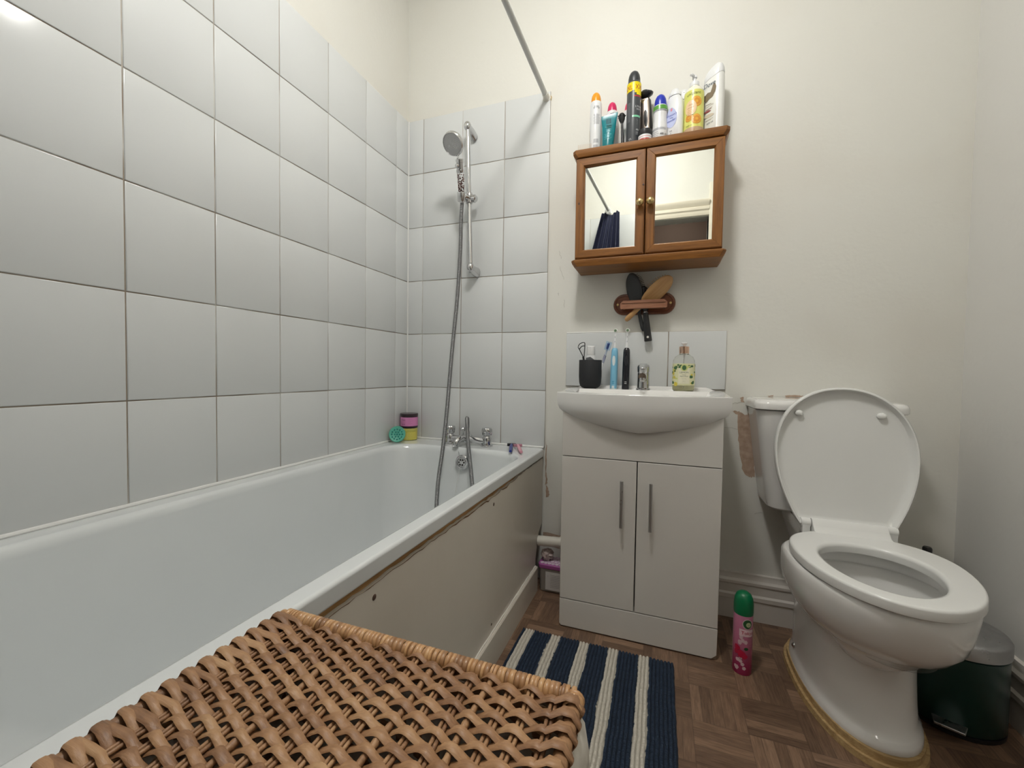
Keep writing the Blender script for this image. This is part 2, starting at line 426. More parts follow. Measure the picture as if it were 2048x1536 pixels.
for i, (a, b) in enumerate((((0.752, 1.345), (0.772, 1.29)), ((0.776, 1.205), (0.774, 1.175)), ((0.748, 1.235), (0.75, 1.225)), ((1.447, 0.80), (1.41, 0.792)), ((1.395, 0.705), (1.44, 0.70)), ((0.748, 1.41), (0.758, 1.38)), ((1.50, 0.39), (1.527, 0.398)))):
    m = MB(); rnd = random.Random(i)
    pts = []
    for k in range(7):
        p = Vector(a).lerp(Vector(b), k/6); pts.append((p.x+rnd.uniform(-.0025, .0025), -0.0003, p.y+rnd.uniform(-.002, .002)))
    m.tube(pts, 0.0005, 5); obj('paint_crack', m, M_crack, wb)

# ------------------------------------------------------------------ bathtub
tub = thing('bathtub', 'long white enamelled bathtub with a flat rim along the tiled left wall', 'bathtub', (0.35, -0.92, 0))
m = MB()
BY1, BY0 = -0.0105, -1.847
bcy, bhy = (BY1+BY0)/2, (BY1-BY0)/2
def br(x0, x1, y0, y1, r, z): return rrect((x0+x1)/2, (y0+y1)/2, (x1-x0)/2, (y1-y0)/2, r, z, 12)
rings = [br(0.03, 0.675, BY0+0.01, BY1-0.02, 0.02, 0.538), br(0.012, 0.699, BY0, BY1, 0.008, 0.538), br(0.010, 0.701, BY0, BY1, 0.008, 0.542),
         br(0.010, 0.701, BY0, BY1, 0.008, 0.565), br(0.010, 0.7005, BY0, BY1, 0.009, 0.5675), br(0.010, 0.6992, BY0, BY1, 0.010, 0.5698), br(0.011, 0.697, BY0+0.002, BY1-0.002, 0.011, 0.5715), br(0.012, 0.694, BY0+0.003, BY1-0.003, 0.012, 0.5725),
         br(0.050, 0.666, -1.72, -0.128, 0.13, 0.5715), br(0.058, 0.660, -1.712, -0.137, 0.132, 0.5695), br(0.064, 0.655, -1.705, -0.143, 0.134, 0.562),
         br(0.069, 0.651, -1.69, -0.147, 0.136, 0.548), br(0.078, 0.640, -1.64, -0.156, 0.14, 0.48), br(0.090, 0.627, -1.58, -0.168, 0.145, 0.40),
         br(0.104, 0.612, -1.52, -0.182, 0.15, 0.30), br(0.120, 0.597, -1.46, -0.20, 0.15, 0.23), br(0.15, 0.57, -1.40, -0.235, 0.14, 0.185), br(0.20, 0.52, -1.32, -0.30, 0.12, 0.168)]
m.loft(rings, cap0=False)
obj('tub', m, M_enamel, tub, smooth=50, wn=True)
# overflow with plug chain
m = MB(); m.M = T(0.387, -0.163, 0.515) @ R(84, 'X')
m.lathe([(0.031, -0.006), (0.031, 0.002), (0.027, 0.006), (0.021, 0.0065), (0.020, 0.003), (0.0005, 0.003)], 32)
m.lathe([(0.018, 0.003), (0.018, 0.007), (0.001, 0.009)], 28)
for k in range(6):
    a = pi/3*k
    M0 = m.M.copy(); m.M = M0 @ T(0.0115*cos(a), 0.0115*sin(a), 0.0077); m.lathe([(0.0036, 0), (0.0036, 0.0012), (0.0001, 0.0013)], 12, mi=1); m.M = M0
ov = obj('overflow_cover', m, [M_chrome, M_dark], tub)
m = MB(); m.tube(smooth_path([(0.348, -0.118, 0.586), (0.352, -0.135, 0.563), (0.37, -0.158, 0.545), (0.376, -0.17, 0.53)], 4), 0.0011, 6)
m.tube(smooth_path([(0.386, -0.175, 0.505), (0.388, -0.20, 0.46), (0.393, -0.235, 0.40), (0.40, -0.29, 0.31), (0.40, -0.36, 0.185)], 6), 0.0011, 6)
m.M = T(0.40, -0.38, 0.175); m.lathe([(0.020, -0.004), (0.022, 0.004), (0.018, 0.008), (0.004, 0.009)], 20)
obj('plug_and_chain', m, M_steel, tub)

# bath panel: painted board, broken top edge, batten, kickboard
m = MB(); rnd = random.Random(11)
top = []
y = -0.016
while y > -1.84:
    base = 0.533 if y > -0.27 else (0.533-0.010*min(1, (-y-0.27)/0.35))
    if -0.62 < y < -0.30: base -= 0.004*abs(sin(y*37))
    top.append((y, base+rnd.uniform(-0.0016, 0.0016))); y -= 0.017
poly = [(-0.016, 0.255)] + top + [(-1.84, 0.0), (-0.105, 0.0), (-0.105, 0.13), (-0.072, 0.205), (-0.066, 0.225)]
m.prism(poly[::-1], 0.69, 0.698, ax='x')
bp = obj('side_panel', m, M_panel, tub, smooth=0, label='cream painted wooden side panel with a chipped top edge')
m = MB(); rnd = random.Random(12)
m.box(0.676, 0.6895, -1.84, -0.30, 0.47, 0.5375)
obj('batten', m, M_batten, bp)
m = MB(); rnd = random.Random(4); P = []; Q = []
# torn paint and bare wood showing along the broken edge
for i, (y_, z_) in enumerate(top):
    P.append((y_, z_)); Q.append((y_, z_-(0.001 if y_ > -0.34 else rnd.uniform(0.001, 0.0042)*(1.0 if y_ > -0.9 else 0.5))))
va = [m.v((0.6983, a, b)) for a, b in P]; vb = [m.v((0.6983, a, b)) for a, b in Q]
for i in range(len(va)-1): m.f([va[i], va[i+1], vb[i+1], vb[i]])
obj('bare_wood_edge', m, wood('torn brown board edge', (0.17, 0.085, 0.04), (0.06, 0.03, 0.015), 'y', 0.8, coat=0), bp, smooth=0)
M_rust = simple('rusty screw hole', (0.09, 0.05, 0.035), 0.8)
for y_, z_, r_ in ((-1.125, 0.498, 0.0035), (-0.569, 0.497, 0.0035), (-0.575, 0.129, 0.0026), (-1.55, 0.49, 0.0035)):
    m = MB(); m.M = T(0.6975, y_, z_) @ R(90, 'Y'); m.lathe([(r_*1.6, 0.0006), (r_, 0.0012), (r_*0.9, 0.0016)], 12)
    obj('screw_hole', m, M_rust, bp)
m = MB(); m.prism([(0.6985, 0), (0.709, 0), (0.709, 0.098), (0.706, 0.102), (0.6985, 0.102)], -1.84, -0.106, ax='y')
obj('kickboard', m, M_panel, bp, smooth=20)
m = MB(); rnd = random.Random(9)
m.tube([(0.7000, -0.11-0.02*k, 0.1035+rnd.uniform(-0.0015, 0.0015)) for k in range(80)], 0.0022, 6)
obj('filler_bead', m, simple('chalky white filler', (0.74, 0.71, 0.66), 0.8), bp)

# ------------------------------------------------------------------ bath mixer tap
bt = thing('bath_mixer_tap', 'chrome bath mixer tap with two ribbed knobs on the far bath rim', 'tap', (0.365, -0.062, 0.5725))
m = MB()
for x_ in (0.275, 0.455):
    m.M = T(x_, -0.062, 0.5725); m.lathe([(0.027, 0), (0.027, 0.003), (0.021, 0.006), (0.019, 0.02), (0.020, 0.034), (0.016, 0.042), (0.011, 0.05)], 24)
m.M = Matrix()
m.tube(smooth_path([(0.268, -0.062, 0.594), (0.30, -0.063, 0.594), (0.365, -0.068, 0.597), (0.43, -0.063, 0.594), (0.462, -0.062, 0.594)], 6), 0.0160, 16)
m.M = T(0.365, -0.066, 0.58); m.lathe([(0.012, 0), (0.022, 0.004), (0.0235, 0.02), (0.019, 0.034), (0.0105, 0.04), (0.0095, 0.052)], 24); m.M = Matrix()
obj('tap_body', m, M_chrome, bt, smooth=50)
m = MB(); pth, rr = smooth_path([(0.365, -0.07, 0.600), (0.361, -0.095, 0.606), (0.353, -0.125, 0.606), (0.347, -0.143, 0.594), (0.346, -0.146, 0.580)], 6, [0.014, 0.0135, 0.014, 0.0145, 0.013])
m.tube(pth, rr, 18); obj('spout', m, M_chrome, bt, smooth=50)
for x_ in (0.275, 0.455):
    m = MB(); m.M = T(x_, -0.062, 0.618)
    rings = []
    for z_, r_ in ((0, 0.015), (0.003, 0.0205), (0.018, 0.0235), (0.027, 0.0235), (0.033, 0.0195), (0.035, 0.006)):
        rings.append([(r_*(1-0.10*(1 if (k//2) % 2 else 0)*(1 if r_ > 0.015 else 0))*cos(2*pi*k/32), r_*(1-0.10*(1 if (k//2) % 2 else 0)*(1 if r_ > 0.015 else 0))*sin(2*pi*k/32), z_) for k in range(32)])
    m.loft(rings); obj('knob', m, M_chrome, bt, smooth=35)
m = MB(); m.M = T(0.338, -0.060, 0.60); m.lathe([(0.006, 0), (0.006, 0.03), (0.010, 0.032), (0.0115, 0.042), (0.008, 0.047), (0.002, 0.048)], 18)
obj('diverter_knob', m, M_chrome, bt)

# ------------------------------------------------------------------ shower set
hp = [(0.3355, -0.090, 1.628), (0.330, -0.088, 1.54), (0.328, -0.086, 1.43), (0.319, -0.094, 1.21), (0.307, -0.113, 0.99), (0.305, -0.15, 0.731), (0.312, -0.195, 0.575), (0.318, -0.235, 0.475), (0.326, -0.262, 0.41), (0.345, -0.30, 0.33),
      (0.39, -0.36, 0.215), (0.45, -0.38, 0.183), (0.50, -0.34, 0.20), (0.50, -0.28, 0.30), (0.478, -0.248, 0.41), (0.455, -0.215, 0.475), (0.432, -0.182, 0.525), (0.402, -0.142, 0.607), (0.383, -0.112, 0.667), (0.372, -0.092, 0.690), (0.3655, -0.075, 0.690), (0.363, -0.066, 0.672), (0.363, -0.065, 0.648)]
pp = smooth_path(hp, 60)
m = MB()
L = [0]
for a, b in zip(pp, pp[1:]): L.append(L[-1]+(b-a).length)
# even steps so that the hose ribs are regular
step = 0.00165; pts = []; rad = []; i = 0; d = 0.0; k = 0
while d < L[-1]:
    while L[i+1] < d: i += 1
    f_ = (d-L[i])/(L[i+1]-L[i]+1e-12); pts.append(pp[i].lerp(pp[i+1], f_)); rad.append(0.0086 if k % 3 else 0.0071); d += step; k += 1
m.tube(pts, rad, 12)
tag(obj('shower_hose', m, M_hose, smooth=60, at=(0.363, -0.065, 0.648)), 'ribbed steel shower hose looping down from the hand shower into the bath', 'hose')

sr = thing('shower_rail', 'vertical chrome shower riser rail fixed to the tiles above the taps', 'shower rail', (0.356, 0, 1.36))
m = MB(); m.tube([(0.3455, -0.062, 1.968), (0.3665, -0.062, 1.358)], 0.0095, 18)
obj('rail', m, M_chrome, sr, smooth=60)
for x_, z_ in ((0.3452, 1.968), (0.3668, 1.356)):
    m = MB(); dz = -0.022 if z_ > 1.6 else -0.012
    m.sphere(0.0165, (x_, -0.064, z_), 20, sz=1.25)
    pth, rr = smooth_path([(x_, -0.06, z_-0.004), (x_+0.004, -0.035, z_-0.010), (x_+0.008, -0.008, z_+dz)], 5, [0.015, 0.0165, 0.018])
    m.tube(pth, rr, 18, flat=(1.25, 0.85)); obj('wall_bracket', m, M_chrome, sr, smooth=50)
m = MB(); m.tube([(0.362, -0.001, 1.915), (0.362, -0.006, 1.915)], 0.003, 10); obj('screw_plug', m, M_dark, sr)
m = MB()
m.M = T(0.3565, -0.062, 1.656); m.lathe([(0.014, -0.022), (0.0155, -0.018), (0.0155, 0.018), (0.014, 0.022)], 20); m.M = Matrix()
m.tube([(0.358, -0.064, 1.655), (0.384, -0.060, 1.652)], [0.014, 0.0175], 20)
m.tube([(0.384, -0.060, 1.652), (0.391, -0.059, 1.651)], [0.0175, 0.011], 20)
m.tube([(0.356, -0.070, 1.655), (0.343, -0.090, 1.655)], 0.012, 14)
m.M = T(0.3385, -0.1000, 1.650) @ R(24, 'X') @ R(8, 'Y'); m.loft([[(r_*cos(2*pi*k/20), r_*sin(2*pi*k/20), z_) for k in range(20)] for r_, z_ in ((0.0165, -0.02), (0.018, -0.016), (0.0195, 0.016), (0.018, 0.02), (0.0125, 0.02), (0.0115, -0.02))], cap0=False, cap1=False, loop=True)
m.M = Matrix()
obj('slider_bracket', m, M_chrome, sr, smooth=50)

hs = thing('hand_shower', 'round chrome hand shower with a bead-filled clear handle in the rail bracket', 'hand shower', (0.3305, -0.090, 1.63))
A = Vector((0.3355, -0.090, 1.628)); B_ = Vector((0.3615, -0.1700, 1.8020))
dirv = (B_-A).normalized()
def along(k): return A+(B_-A)*k
m = MB(); pth = [along(k) for k in (0, 0.03, 0.08, 0.12, 0.16, 0.20)]; m.tube(pth, [0.0085, 0.0095, 0.0085, 0.010, 0.0115, 0.0115], 20)
obj('handle_base', m, M_chrome, hs, smooth=50)
m = MB(); m.tube([along(0.20), along(0.60)], [0.0128, 0.0155], 22); obj('clear_handle', m, M_clear, hs, smooth=50)
rnd = random.Random(5)
bm_brown = MB(); bm_white = MB()
per = dirv.cross(Vector((0, 1, 0))).normalized(); per2 = dirv.cross(per)
for k in range(150):
    t_ = rnd.uniform(0.22, 0.58); a = rnd.uniform(0, 2*pi); q = rnd.uniform(0.55, 0.86)*(0.0128+(t_-0.2)*0.0065)
    p = along(t_)+per*cos(a)*q+per2*sin(a)*q
    (bm_white if rnd.random() < 0.33 else bm_brown).sphere(0.0022, tuple(p), 7)
obj('mineral_beads', bm_brown, plas((0.13, 0.045, 0.035), 0.4), hs, kind='stuff')
obj('pale_mineral_beads', bm_white, plas((0.62, 0.52, 0.49), 0.5), hs, kind='stuff')
m = MB(); m.tube([along(0.60), along(0.615), along(0.66), along(0.665), along(0.80), along(0.805), along(0.86), along(0.87)], [0.0155, 0.017, 0.017, 0.0155, 0.0155, 0.0172, 0.0172, 0.014], 22)
m.M = T(*(along(0.735)+Vector((-0.004, -0.014, -0.006)))) @ R(80, 'X') @ R(-25, 'Y'); m.lathe([(0.009, 0), (0.009, 0.006), (0.006, 0.009), (0.001, 0.0095)], 18)
m.M = Matrix()
obj('switch_collar', m, M_chrome, hs, smooth=40)
m = MB(); hc = Vector((0.3485, -0.200, 1.822)); nrm = Vector((-0.12, -0.78, -0.61)).normalized()
pth, rr = smooth_path([tuple(along(0.87)), (0.360, -0.164, 1.800), (0.357, -0.172, 1.820), tuple(hc-nrm*0.016)], 5, [0.0125, 0.011, 0.013, 0.017])
m.tube(pth, rr, 18); obj('clear_neck', m, M_clear, hs, smooth=50)
q = Vector((0, 0, 1)).rotation_difference(nrm).to_matrix().to_4x4()
m = MB(); m.M = T(*hc) @ q; m.lathe([(0.004, -0.024), (0.018, -0.023), (0.034, -0.017), (0.045, -0.008), (0.0465, 0.0), (0.045, 0.006), (0.0415, 0.009), (0.040, 0.006)], 40, c1=False)
obj('shower_head', m, M_chrome, hs, smooth=50)
m = MB(); m.M = T(*hc) @ q; m.lathe([(0.040, 0.004), (0.040, 0.0068), (0.0005, 0.0072)], 40)
rnd = random.Random(2)
for k in range(1, 7):
    for j in range(k*6):
        a = 2*pi*j/(k*6); M0 = m.M.copy(); m.M = M0 @ T(0.006*k*cos(a), 0.006*k*sin(a), 0.007); m.lathe([(0.0007, 0), (0.0005, 0.0006)], 6, mi=1); m.M = M0
obj('spray_face', m, [M_steel, M_dark], hs, smooth=50)

# ------------------------------------------------------------------ shower curtain rod and curtain
rd = thing('shower_curtain_rod', 'white shower curtain rod running from above the tiles over the bath edge', 'curtain rod', (0.685, -0.005, 2.055))
m = MB(); m.tube([(0.685, -0.012, 2.054), (0.650, YR+0.012, 2.10)], 0.0105, 18); obj('rod', m, simple('white coated tube', (0.62, 0.63, 0.61), 0.35), rd, smooth=60)
for y0, y1, z_, x_ in ((-0.0005, -0.04, 2.054, 0.685), (YR+0.0005, YR+0.04, 2.10, 0.650)):
    m = MB(); m.tube([(x_, y0, z_+0.0), (x_, y0+(y1-y0)*0.2, z_), (x_, y0+(y1-y0)*0.25, z_), (x_, y1, z_)], [0.017, 0.017, 0.0135, 0.0125], 22)
    obj('end_socket', m, plas((0.74, 0.72, 0.66), 0.35), rd, smooth=40)
m = MB(); rnd = random.Random(3)
m.loft([[(0.685+0.019*(1+rnd.uniform(-.15, .2))*cos(2*pi*k/20), -d, 2.054+0.019*(1+rnd.uniform(-.15, .2))*sin(2*pi*k/20)) for k in range(20)] for d in (0.0003, 0.0045)])
obj('yellowed_sealant', m, plas((0.55, 0.42, 0.22), 0.5), rd)
cu_ = thing('shower_curtain', 'dark navy shower curtain bunched at the far end of the rod, seen in the mirror', 'shower curtain', (0.70, -1.77, 0.8))
m = MB(); NX, NZ = 120, 30
def cpt(i, j, off):
    s_ = i/NX; k = j/NZ; z = 2.075-1.40*k + 0.012*sin(s_*9)*(1-k)
    xl, xr_ = 0.600-0.22*min(k*1.6, 1), 0.735+0.02*k
    x = xl+(xr_-xl)*s_; y = -1.775+(0.008+0.024*min(1, k*2.5))*sin(s_*2*pi*6+0.6*sin(k*3))+0.006*sin(s_*31)
    return (x, y+off, z)
g = [[m.v(cpt(i, j, 0)) for i in range(NX+1)] for j in range(NZ+1)]; h_ = [[m.v(cpt(i, j, -0.0015)) for i in range(NX+1)] for j in range(NZ+1)]
for j in range(NZ):
    for i in range(NX): m.f([g[j][i], g[j][i+1], g[j+1][i+1], g[j+1][i]]); m.f([h_[j][i], h_[j+1][i], h_[j+1][i+1], h_[j][i+1]])
for j in range(NZ):
    m.f([g[j][0], g[j+1][0], h_[j+1][0], h_[j][0]]); m.f([g[j][NX], h_[j][NX], h_[j+1][NX], g[j+1][NX]])
obj('fabric', m, simple('navy curtain fabric', (0.018, 0.022, 0.055), 0.65), cu_, smooth=80)
for k in range(4):
    m = MB(); yy = -1.735-0.017*k; m.tube([(0.6525+0.019*cos(a), yy+0.004*sin(a*2+k), 2.0985+0.019*sin(a)-0.007) for a in [2*pi*q_/20 for q_ in range(20)]], 0.0022, 8, loop=True)
    obj('ring', m, M_white, cu_)
# ceiling lamp
cl = thing('ceiling_lamp', 'deep round opal ceiling lamp, out of view above', 'lamp', (LX, LY, ZC))
m = MB(); m.M = T(LX, LY, ZC); m.lathe([(0.135, 0), (0.138, -0.004), (0.138, -0.070), (0.130, -0.075)], 40); obj('lamp_base', m, M_white, cl)
t = NT('lit opal glass'); t.p(Base_Color=(0.9, 0.9, 0.87), Roughness=0.4, Emission_Color=(1, 0.985, 0.945), Emission_Strength=LAMP)
m = MB(); m.M = T(LX, LY, ZC-0.0755); m.lathe([(0.117, 0), (0.118, -0.012), (0.110, -0.048), (0.088, -0.080), (0.050, -0.098), (0.001, -0.104)], 36); obj('lamp_shade', m, t.m, cl, smooth=60)

# ------------------------------------------------------------------ mirror cabinet
mc = thing('mirror_cabinet', 'orange pine wall cabinet with two mirrored doors above the basin', 'cabinet', (1.10, 0, 1.31))
CX0, CX1, CYF, CZ0, CZ1 = 0.845, 1.352, -0.134, 1.328, 1.708
m = MB()
m.box(CX0, CX0+0.014, CYF, -0.001, CZ0, CZ1).box(CX1-0.014, CX1, CYF, -0.001, CZ0, CZ1).box(CX0+0.014, CX1-0.014, -0.007, -0.001, CZ0, CZ1)
m.box(CX0+0.014, CX1-0.014, CYF+0.01, -0.007, 1.51, 1.52)
obj('carcass', m, M_pineZ, mc, bevel=0.001)
def cornice(z0, z1, up):
    m = MB(); P = []
    prof = [(0.0, 0), (0.004, 0.0), (0.012, 0.25), (0.018, 0.55), (0.0185, 1), (0, 1)] if up else [(0.0, 1), (0.016, 1), (0.0185, 0.85), (0.014, 0.5), (0.002, 0.0), (0, 0)]
    rings = []
    lo = [(d, z0+(z1-z0)*k) for d, k in prof]
    def ring(d, z, ch=0.012):
        x0, x1, yf = CX0-d*0.7, CX1+d*0.7, -0.152+0.0-d*0.35
        return [(x0, -0.001, z), (x0, yf+ch, z), (x0+ch, yf, z), (x1-ch, yf, z), (x1, yf+ch, z), (x1, -0.001, z)]
    for d, z in (lo if up else lo[::-1]): rings.append(ring(d, z))
    rings = [r for i, r in enumerate(rings) if 0 < i < len(rings)-1] if up else rings[1:-1]
    m.loft(rings); return m
obj('top_board', cornice(1.7085, 1.735, True), M_pineX, mc, smooth=25, bevel=0.0012)
obj('bottom_board', cornice(1.3015, 1.3275, False), M_pineX, mc, smooth=25, bevel=0.0012)
def mdoor(x0, x1, knobx, rz, rx):
    z0, z1, y0, y1 = CZ0+0.004, CZ1-0.003, -0.153, CYF-0.0005
    fw = 0.0325
    m = MB()
    for k in range(4):
        C = [(x0, z0), (x1, z0), (x1, z1), (x0, z1)]; D = [(x0+fw, z0+fw), (x1-fw, z0+fw), (x1-fw, z1-fw), (x0+fw, z1-fw)]
        a, b, c, d = C[k], C[(k+1) % 4], D[(k+1) % 4], D[k]
        def ins(p, q, k_): return (p[0]+(q[0]-p[0])*k_, p[1]+(q[1]-p[1])*k_)
        # outer edge rounded, inner edge stepped down towards the glass
        prof = [(0.0, y1), (0.0, y0+0.005), (0.05, y0+0.002), (0.10, y0+0.002), (0.12, y0), (0.86, y0), (0.90, y0+0.003), (1.0, y0+0.007), (1.0, y1)]
        ra = [(*ins(a, d, t_), yy) for t_, yy in prof]; rb = [(*ins(b, c, t_), yy) for t_, yy in prof]
        m.loft([[(x, yy, z) for x, z, yy in ra], [(x, yy, z) for x, z, yy in rb]], mi=k % 2)
    for kx, kz in (((x0+0.013, z0+0.205),) if knobx > (x0+x1)/2 else ()):
        m.M = T(kx, y0-0.0002, kz) @ R(90, 'X'); m.lathe([(0.0035, -0.0005), (0.0032, 0.0003), (0.0001, 0.0004)], 12, sx=0.8, sy=1.4, mi=2)
        m.M = T(x1-0.006, y0-0.0002, z0+0.245) @ R(90, 'X'); m.lathe([(0.0035, -0.0005), (0.0032, 0.0003), (0.0001, 0.0004)], 12, sx=1.1, sy=1, mi=2); m.M = Matrix()
    d = obj('door', m, [M_pineX, M_pineZ, plas((0.035, 0.012, 0.006), 0.5)], mc, smooth=25, bevel=0.0008)
    cx, cz = (x0+x1)/2, (z0+z1)/2
    m = MB(); hw, hh = (x1-x0)/2-fw+0.003, (z1-z0)/2-fw+0.003
    m.M = T(cx, y0+0.0125, cz) @ R(rz, 'Z') @ R(rx, 'X'); m.box(-hw, hw, -0.0012, 0.0012, -hh, hh)
    obj('mirror', m, M_mirror, d, smooth=0)
    m = MB(); m.M = T(knobx, y0, z0+0.178) @ R(90, 'X')
    m.lathe([(0.005, -0.001), (0.0075, 0.0005), (0.005, 0.004), (0.0045, 0.008), (0.0095, 0.012), (0.0135, 0.018), (0.0125, 0.025), (0.007, 0.029), (0.0005, 0.030)], 24)
    obj('knob', m, M_brass, d, smooth=60)
XM = 1.0975
mdoor(CX0+0.001, XM-0.0015, XM-0.0175, -1.9, 0.5)
mdoor(XM+0.0015, CX1-0.001, XM+0.0175, 0.0, 0.5)

# ------------------------------------------------------------------ things on the cabinet
ZT = 1.7352
GREY = (0.42, 0.43, 0.46)
def lines(m, R0, a, z, n, w_, gap, th=0.0009, mi=1, seed=0):
    rnd = random.Random(seed)
    for k in range(n):
        ww = w_*rnd.uniform(0.7, 1.0); m.patch(R0, a-ww, a+ww, z-k*gap, z-k*gap+th, mi=mi, n=4)
def fspray(name, label, x, y, h, r, body, cap, rotz=0, waist=False, mats=(), deco=None, cap_r=0.8, lean=0, collar=None):
    o = thing(name, label, 'deodorant', (x, y, ZT), (0, lean, rotz), None)
    m = MB(); hb = h-r*1.75
    prof = [(r*0.86, 0), (r*0.97, 0.002), (r, 0.005), (r, hb-0.012), (r*0.97, hb-0.005), (r*0.88, hb)]
    if waist: prof = [(r*0.9, 0), (r, 0.004), (r, hb*0.42), (r*0.90, hb*0.62), (r*0.88, hb*0.72), (r, hb*0.93), (r*0.97, hb-0.003), (r*0.88, hb)]
    m.lathe(prof, 32)
    b = obj('can', m, body, o, local=True, smooth=50)
    m = MB(); m.M = T(0, 0, hb-0.0005); c = r*cap_r
    if collar:
        m.lathe([(r*0.9, 0), (r*0.93, 0.004), (r*0.9, 0.0075), (c, 0.008)], 30, mi=1)
    m.M = T(0, 0, hb+(0.007 if collar else 0.0))
    H_ = h-hb-(0.007 if collar else 0)
    m.lathe([(c, 0), (c*0.99, H_*0.3), (c*0.88, H_*0.6), (c*0.66, H_*0.83), (c*0.35, H_*0.96), (c*0.02, H_)], 30)
    obj('cap', m, [cap, collar or cap], o, local=True, smooth=60)
    if deco: m = MB(); deco(m, r, hb); obj('printing', m, list(mats), o, local=True, smooth=0)
    return o
P_grey, P_dark, P_wh = plas(GREY, 0.4), plas((0.05, 0.05, 0.06), 0.4), plas((0.78, 0.79, 0.80), 0.28)
def d1(m, r, hb):
    lines(m, r, 0.25, hb-0.024, 3, 0.55, 0.004, 0.0016, 1, 1); m.patch(r, -0.05, 0.50, hb-0.050, hb-0.030, mi=2)
    lines(m, r, 0.30, hb-0.055, 14, 0.55, 0.0027, 0.0013, 0, 2); lines(m, r, 0.25, 0.062, 5, 0.5, 0.003, 0.0018, 0, 3); lines(m, r, 0.2, 0.040, 11, 0.5, 0.0026, 0.0016, 0, 4)
    m.patch(r, -1.5, -1.15, 0.065, 0.105, mi=3)
fspray('deodorant_can', 'tall white spray can with an orange cap at the left end of the cabinet top', 0.903, -0.075, 0.250, 0.0225, P_wh, plas((0.85, 0.33, 0.01)), deco=d1, mats=(P_grey, P_dark, plas((0.86, 0.86, 0.87)), plas((0.60, 0.45, 0.22))), cap_r=0.83)
def d2(m, r, hb): m.patch(r, -0.15, 0.75, hb-0.020, hb-0.013, mi=1); m.patch(r, -1.1, -0.3, hb-0.023, hb-0.020, mi=0)
fspray('deodorant_can', 'white spray can with a deep pink cap behind the teal tube', 0.961, -0.042, 0.222, 0.0225, P_wh, plas((0.66, 0.02, 0.13)), deco=d2, mats=(P_grey, P_dark), cap_r=0.80)
fspray('deodorant_can', 'white spray can with a pink cap, mostly hidden behind the tall dark can', 1.026, -0.035, 0.218, 0.0225, P_wh, plas((0.78, 0.05, 0.14)), cap_r=0.80)
# teal tube standing on its cap
tb = thing('cosmetic_tube', 'teal squeeze tube standing on its cap between the orange and dark cans', 'tube', (0.953, -0.095, ZT), (0, 2, 4))
m = MB()
rings = []
for z_, a_, b_ in ((0.022, 0.0185, 0.0185), (0.026, 0.0205, 0.019), (0.06, 0.0225, 0.0155), (0.10, 0.0255, 0.0095), (0.125, 0.028, 0.004), (0.134, 0.0295, 0.0012), (0.147, 0.0300, 0.0010)):
    rings.append([(a_*cos(2*pi*k/36), b_*sin(2*pi*k/36), z_+(0.18*a_*cos(2*pi*k/36) if z_ > 0.1 else 0)) for k in range(36)])
m.loft(rings)
P_teal = plas((0.0, 0.20, 0.235), 0.28)
obj('tube_body', m, P_teal, tb, local=True, smooth=50)
m = MB(); m.lathe([(0.0175, 0), (0.019, 0.002), (0.019, 0.0215), (0.018, 0.022)], 32); obj('cap', m, plas((0.0, 0.24, 0.28), 0.25), tb, local=True)
m = MB(); m.M = T(0, -0.0115, 0) @ R(7, 'X')
m.box(-0.009, 0.009, -0.0012, 0, 0.100, 0.117, 0)
for k, s_ in enumerate(('FBE', 'ITU', 'AFS')): m.text(s_, 0.0058, 0, 0.1135-0.0052*k, mi=1, y=-0.0012)
m.M = T(0, -0.019, 0) @ R(4.5, 'X')
m.box(-0.012, 0.012, -0.0008, 0, 0.0855, 0.0862, 2); m.text('of AYU', 0.005, 0, 0.072, mi=2)
for k in range(5): m.box(-0.013+0.002*(k % 2), 0.013-0.003*(k % 3), -0.0008, 0, 0.060-k*0.0042, 0.0607-k*0.0042, 2)
obj('printing', m, [plas((0.02, 0.10, 0.13)), plas((0.02, 0.28, 0.33)), plas((0.20, 0.62, 0.66))], tb, local=True, smooth=0)
# black facial brush / dark handle
db = thing('round_headed_brush', 'slim black brush with a round head left of the tall dark can', 'brush', (1.004, -0.10, ZT), (0, -3, 0))
m = MB(); m.tube([(0.006, 0, 0.002), (0.006, 0, 0.06), (0.0065, 0, 0.105)], [0.0062, 0.0050, 0.0042], 14); obj('handle', m, M_black, db, local=True)
m = MB(); m.tube([(0.0065, 0, 0.102), (0.0065, 0, 0.115), (0.0065, 0, 0.130), (0.0065, 0, 0.137)], [0.005, 0.011, 0.0125, 0.008], 12)
for k in range(7):
    a = 2*pi*k/7; m.tube([(0.0065+0.010*cos(a), 0.010*sin(a), 0.125), (0.0065+0.0155*cos(a), 0.0155*sin(a), 0.129)], [0.003, 0.0012], 6)
obj('head', m, M_black, db, local=True)
o = thing('small_pot', 'small black round pot lying on the cabinet top left of the tall dark can', 'pot', (0.992, -0.068, ZT))
m = MB(); m.lathe([(0.016, 0), (0.0175, 0.002), (0.0175, 0.014), (0.014, 0.021), (0.006, 0.025), (0.001, 0.0255)], 26); obj('lid', m, M_black, o, local=True)
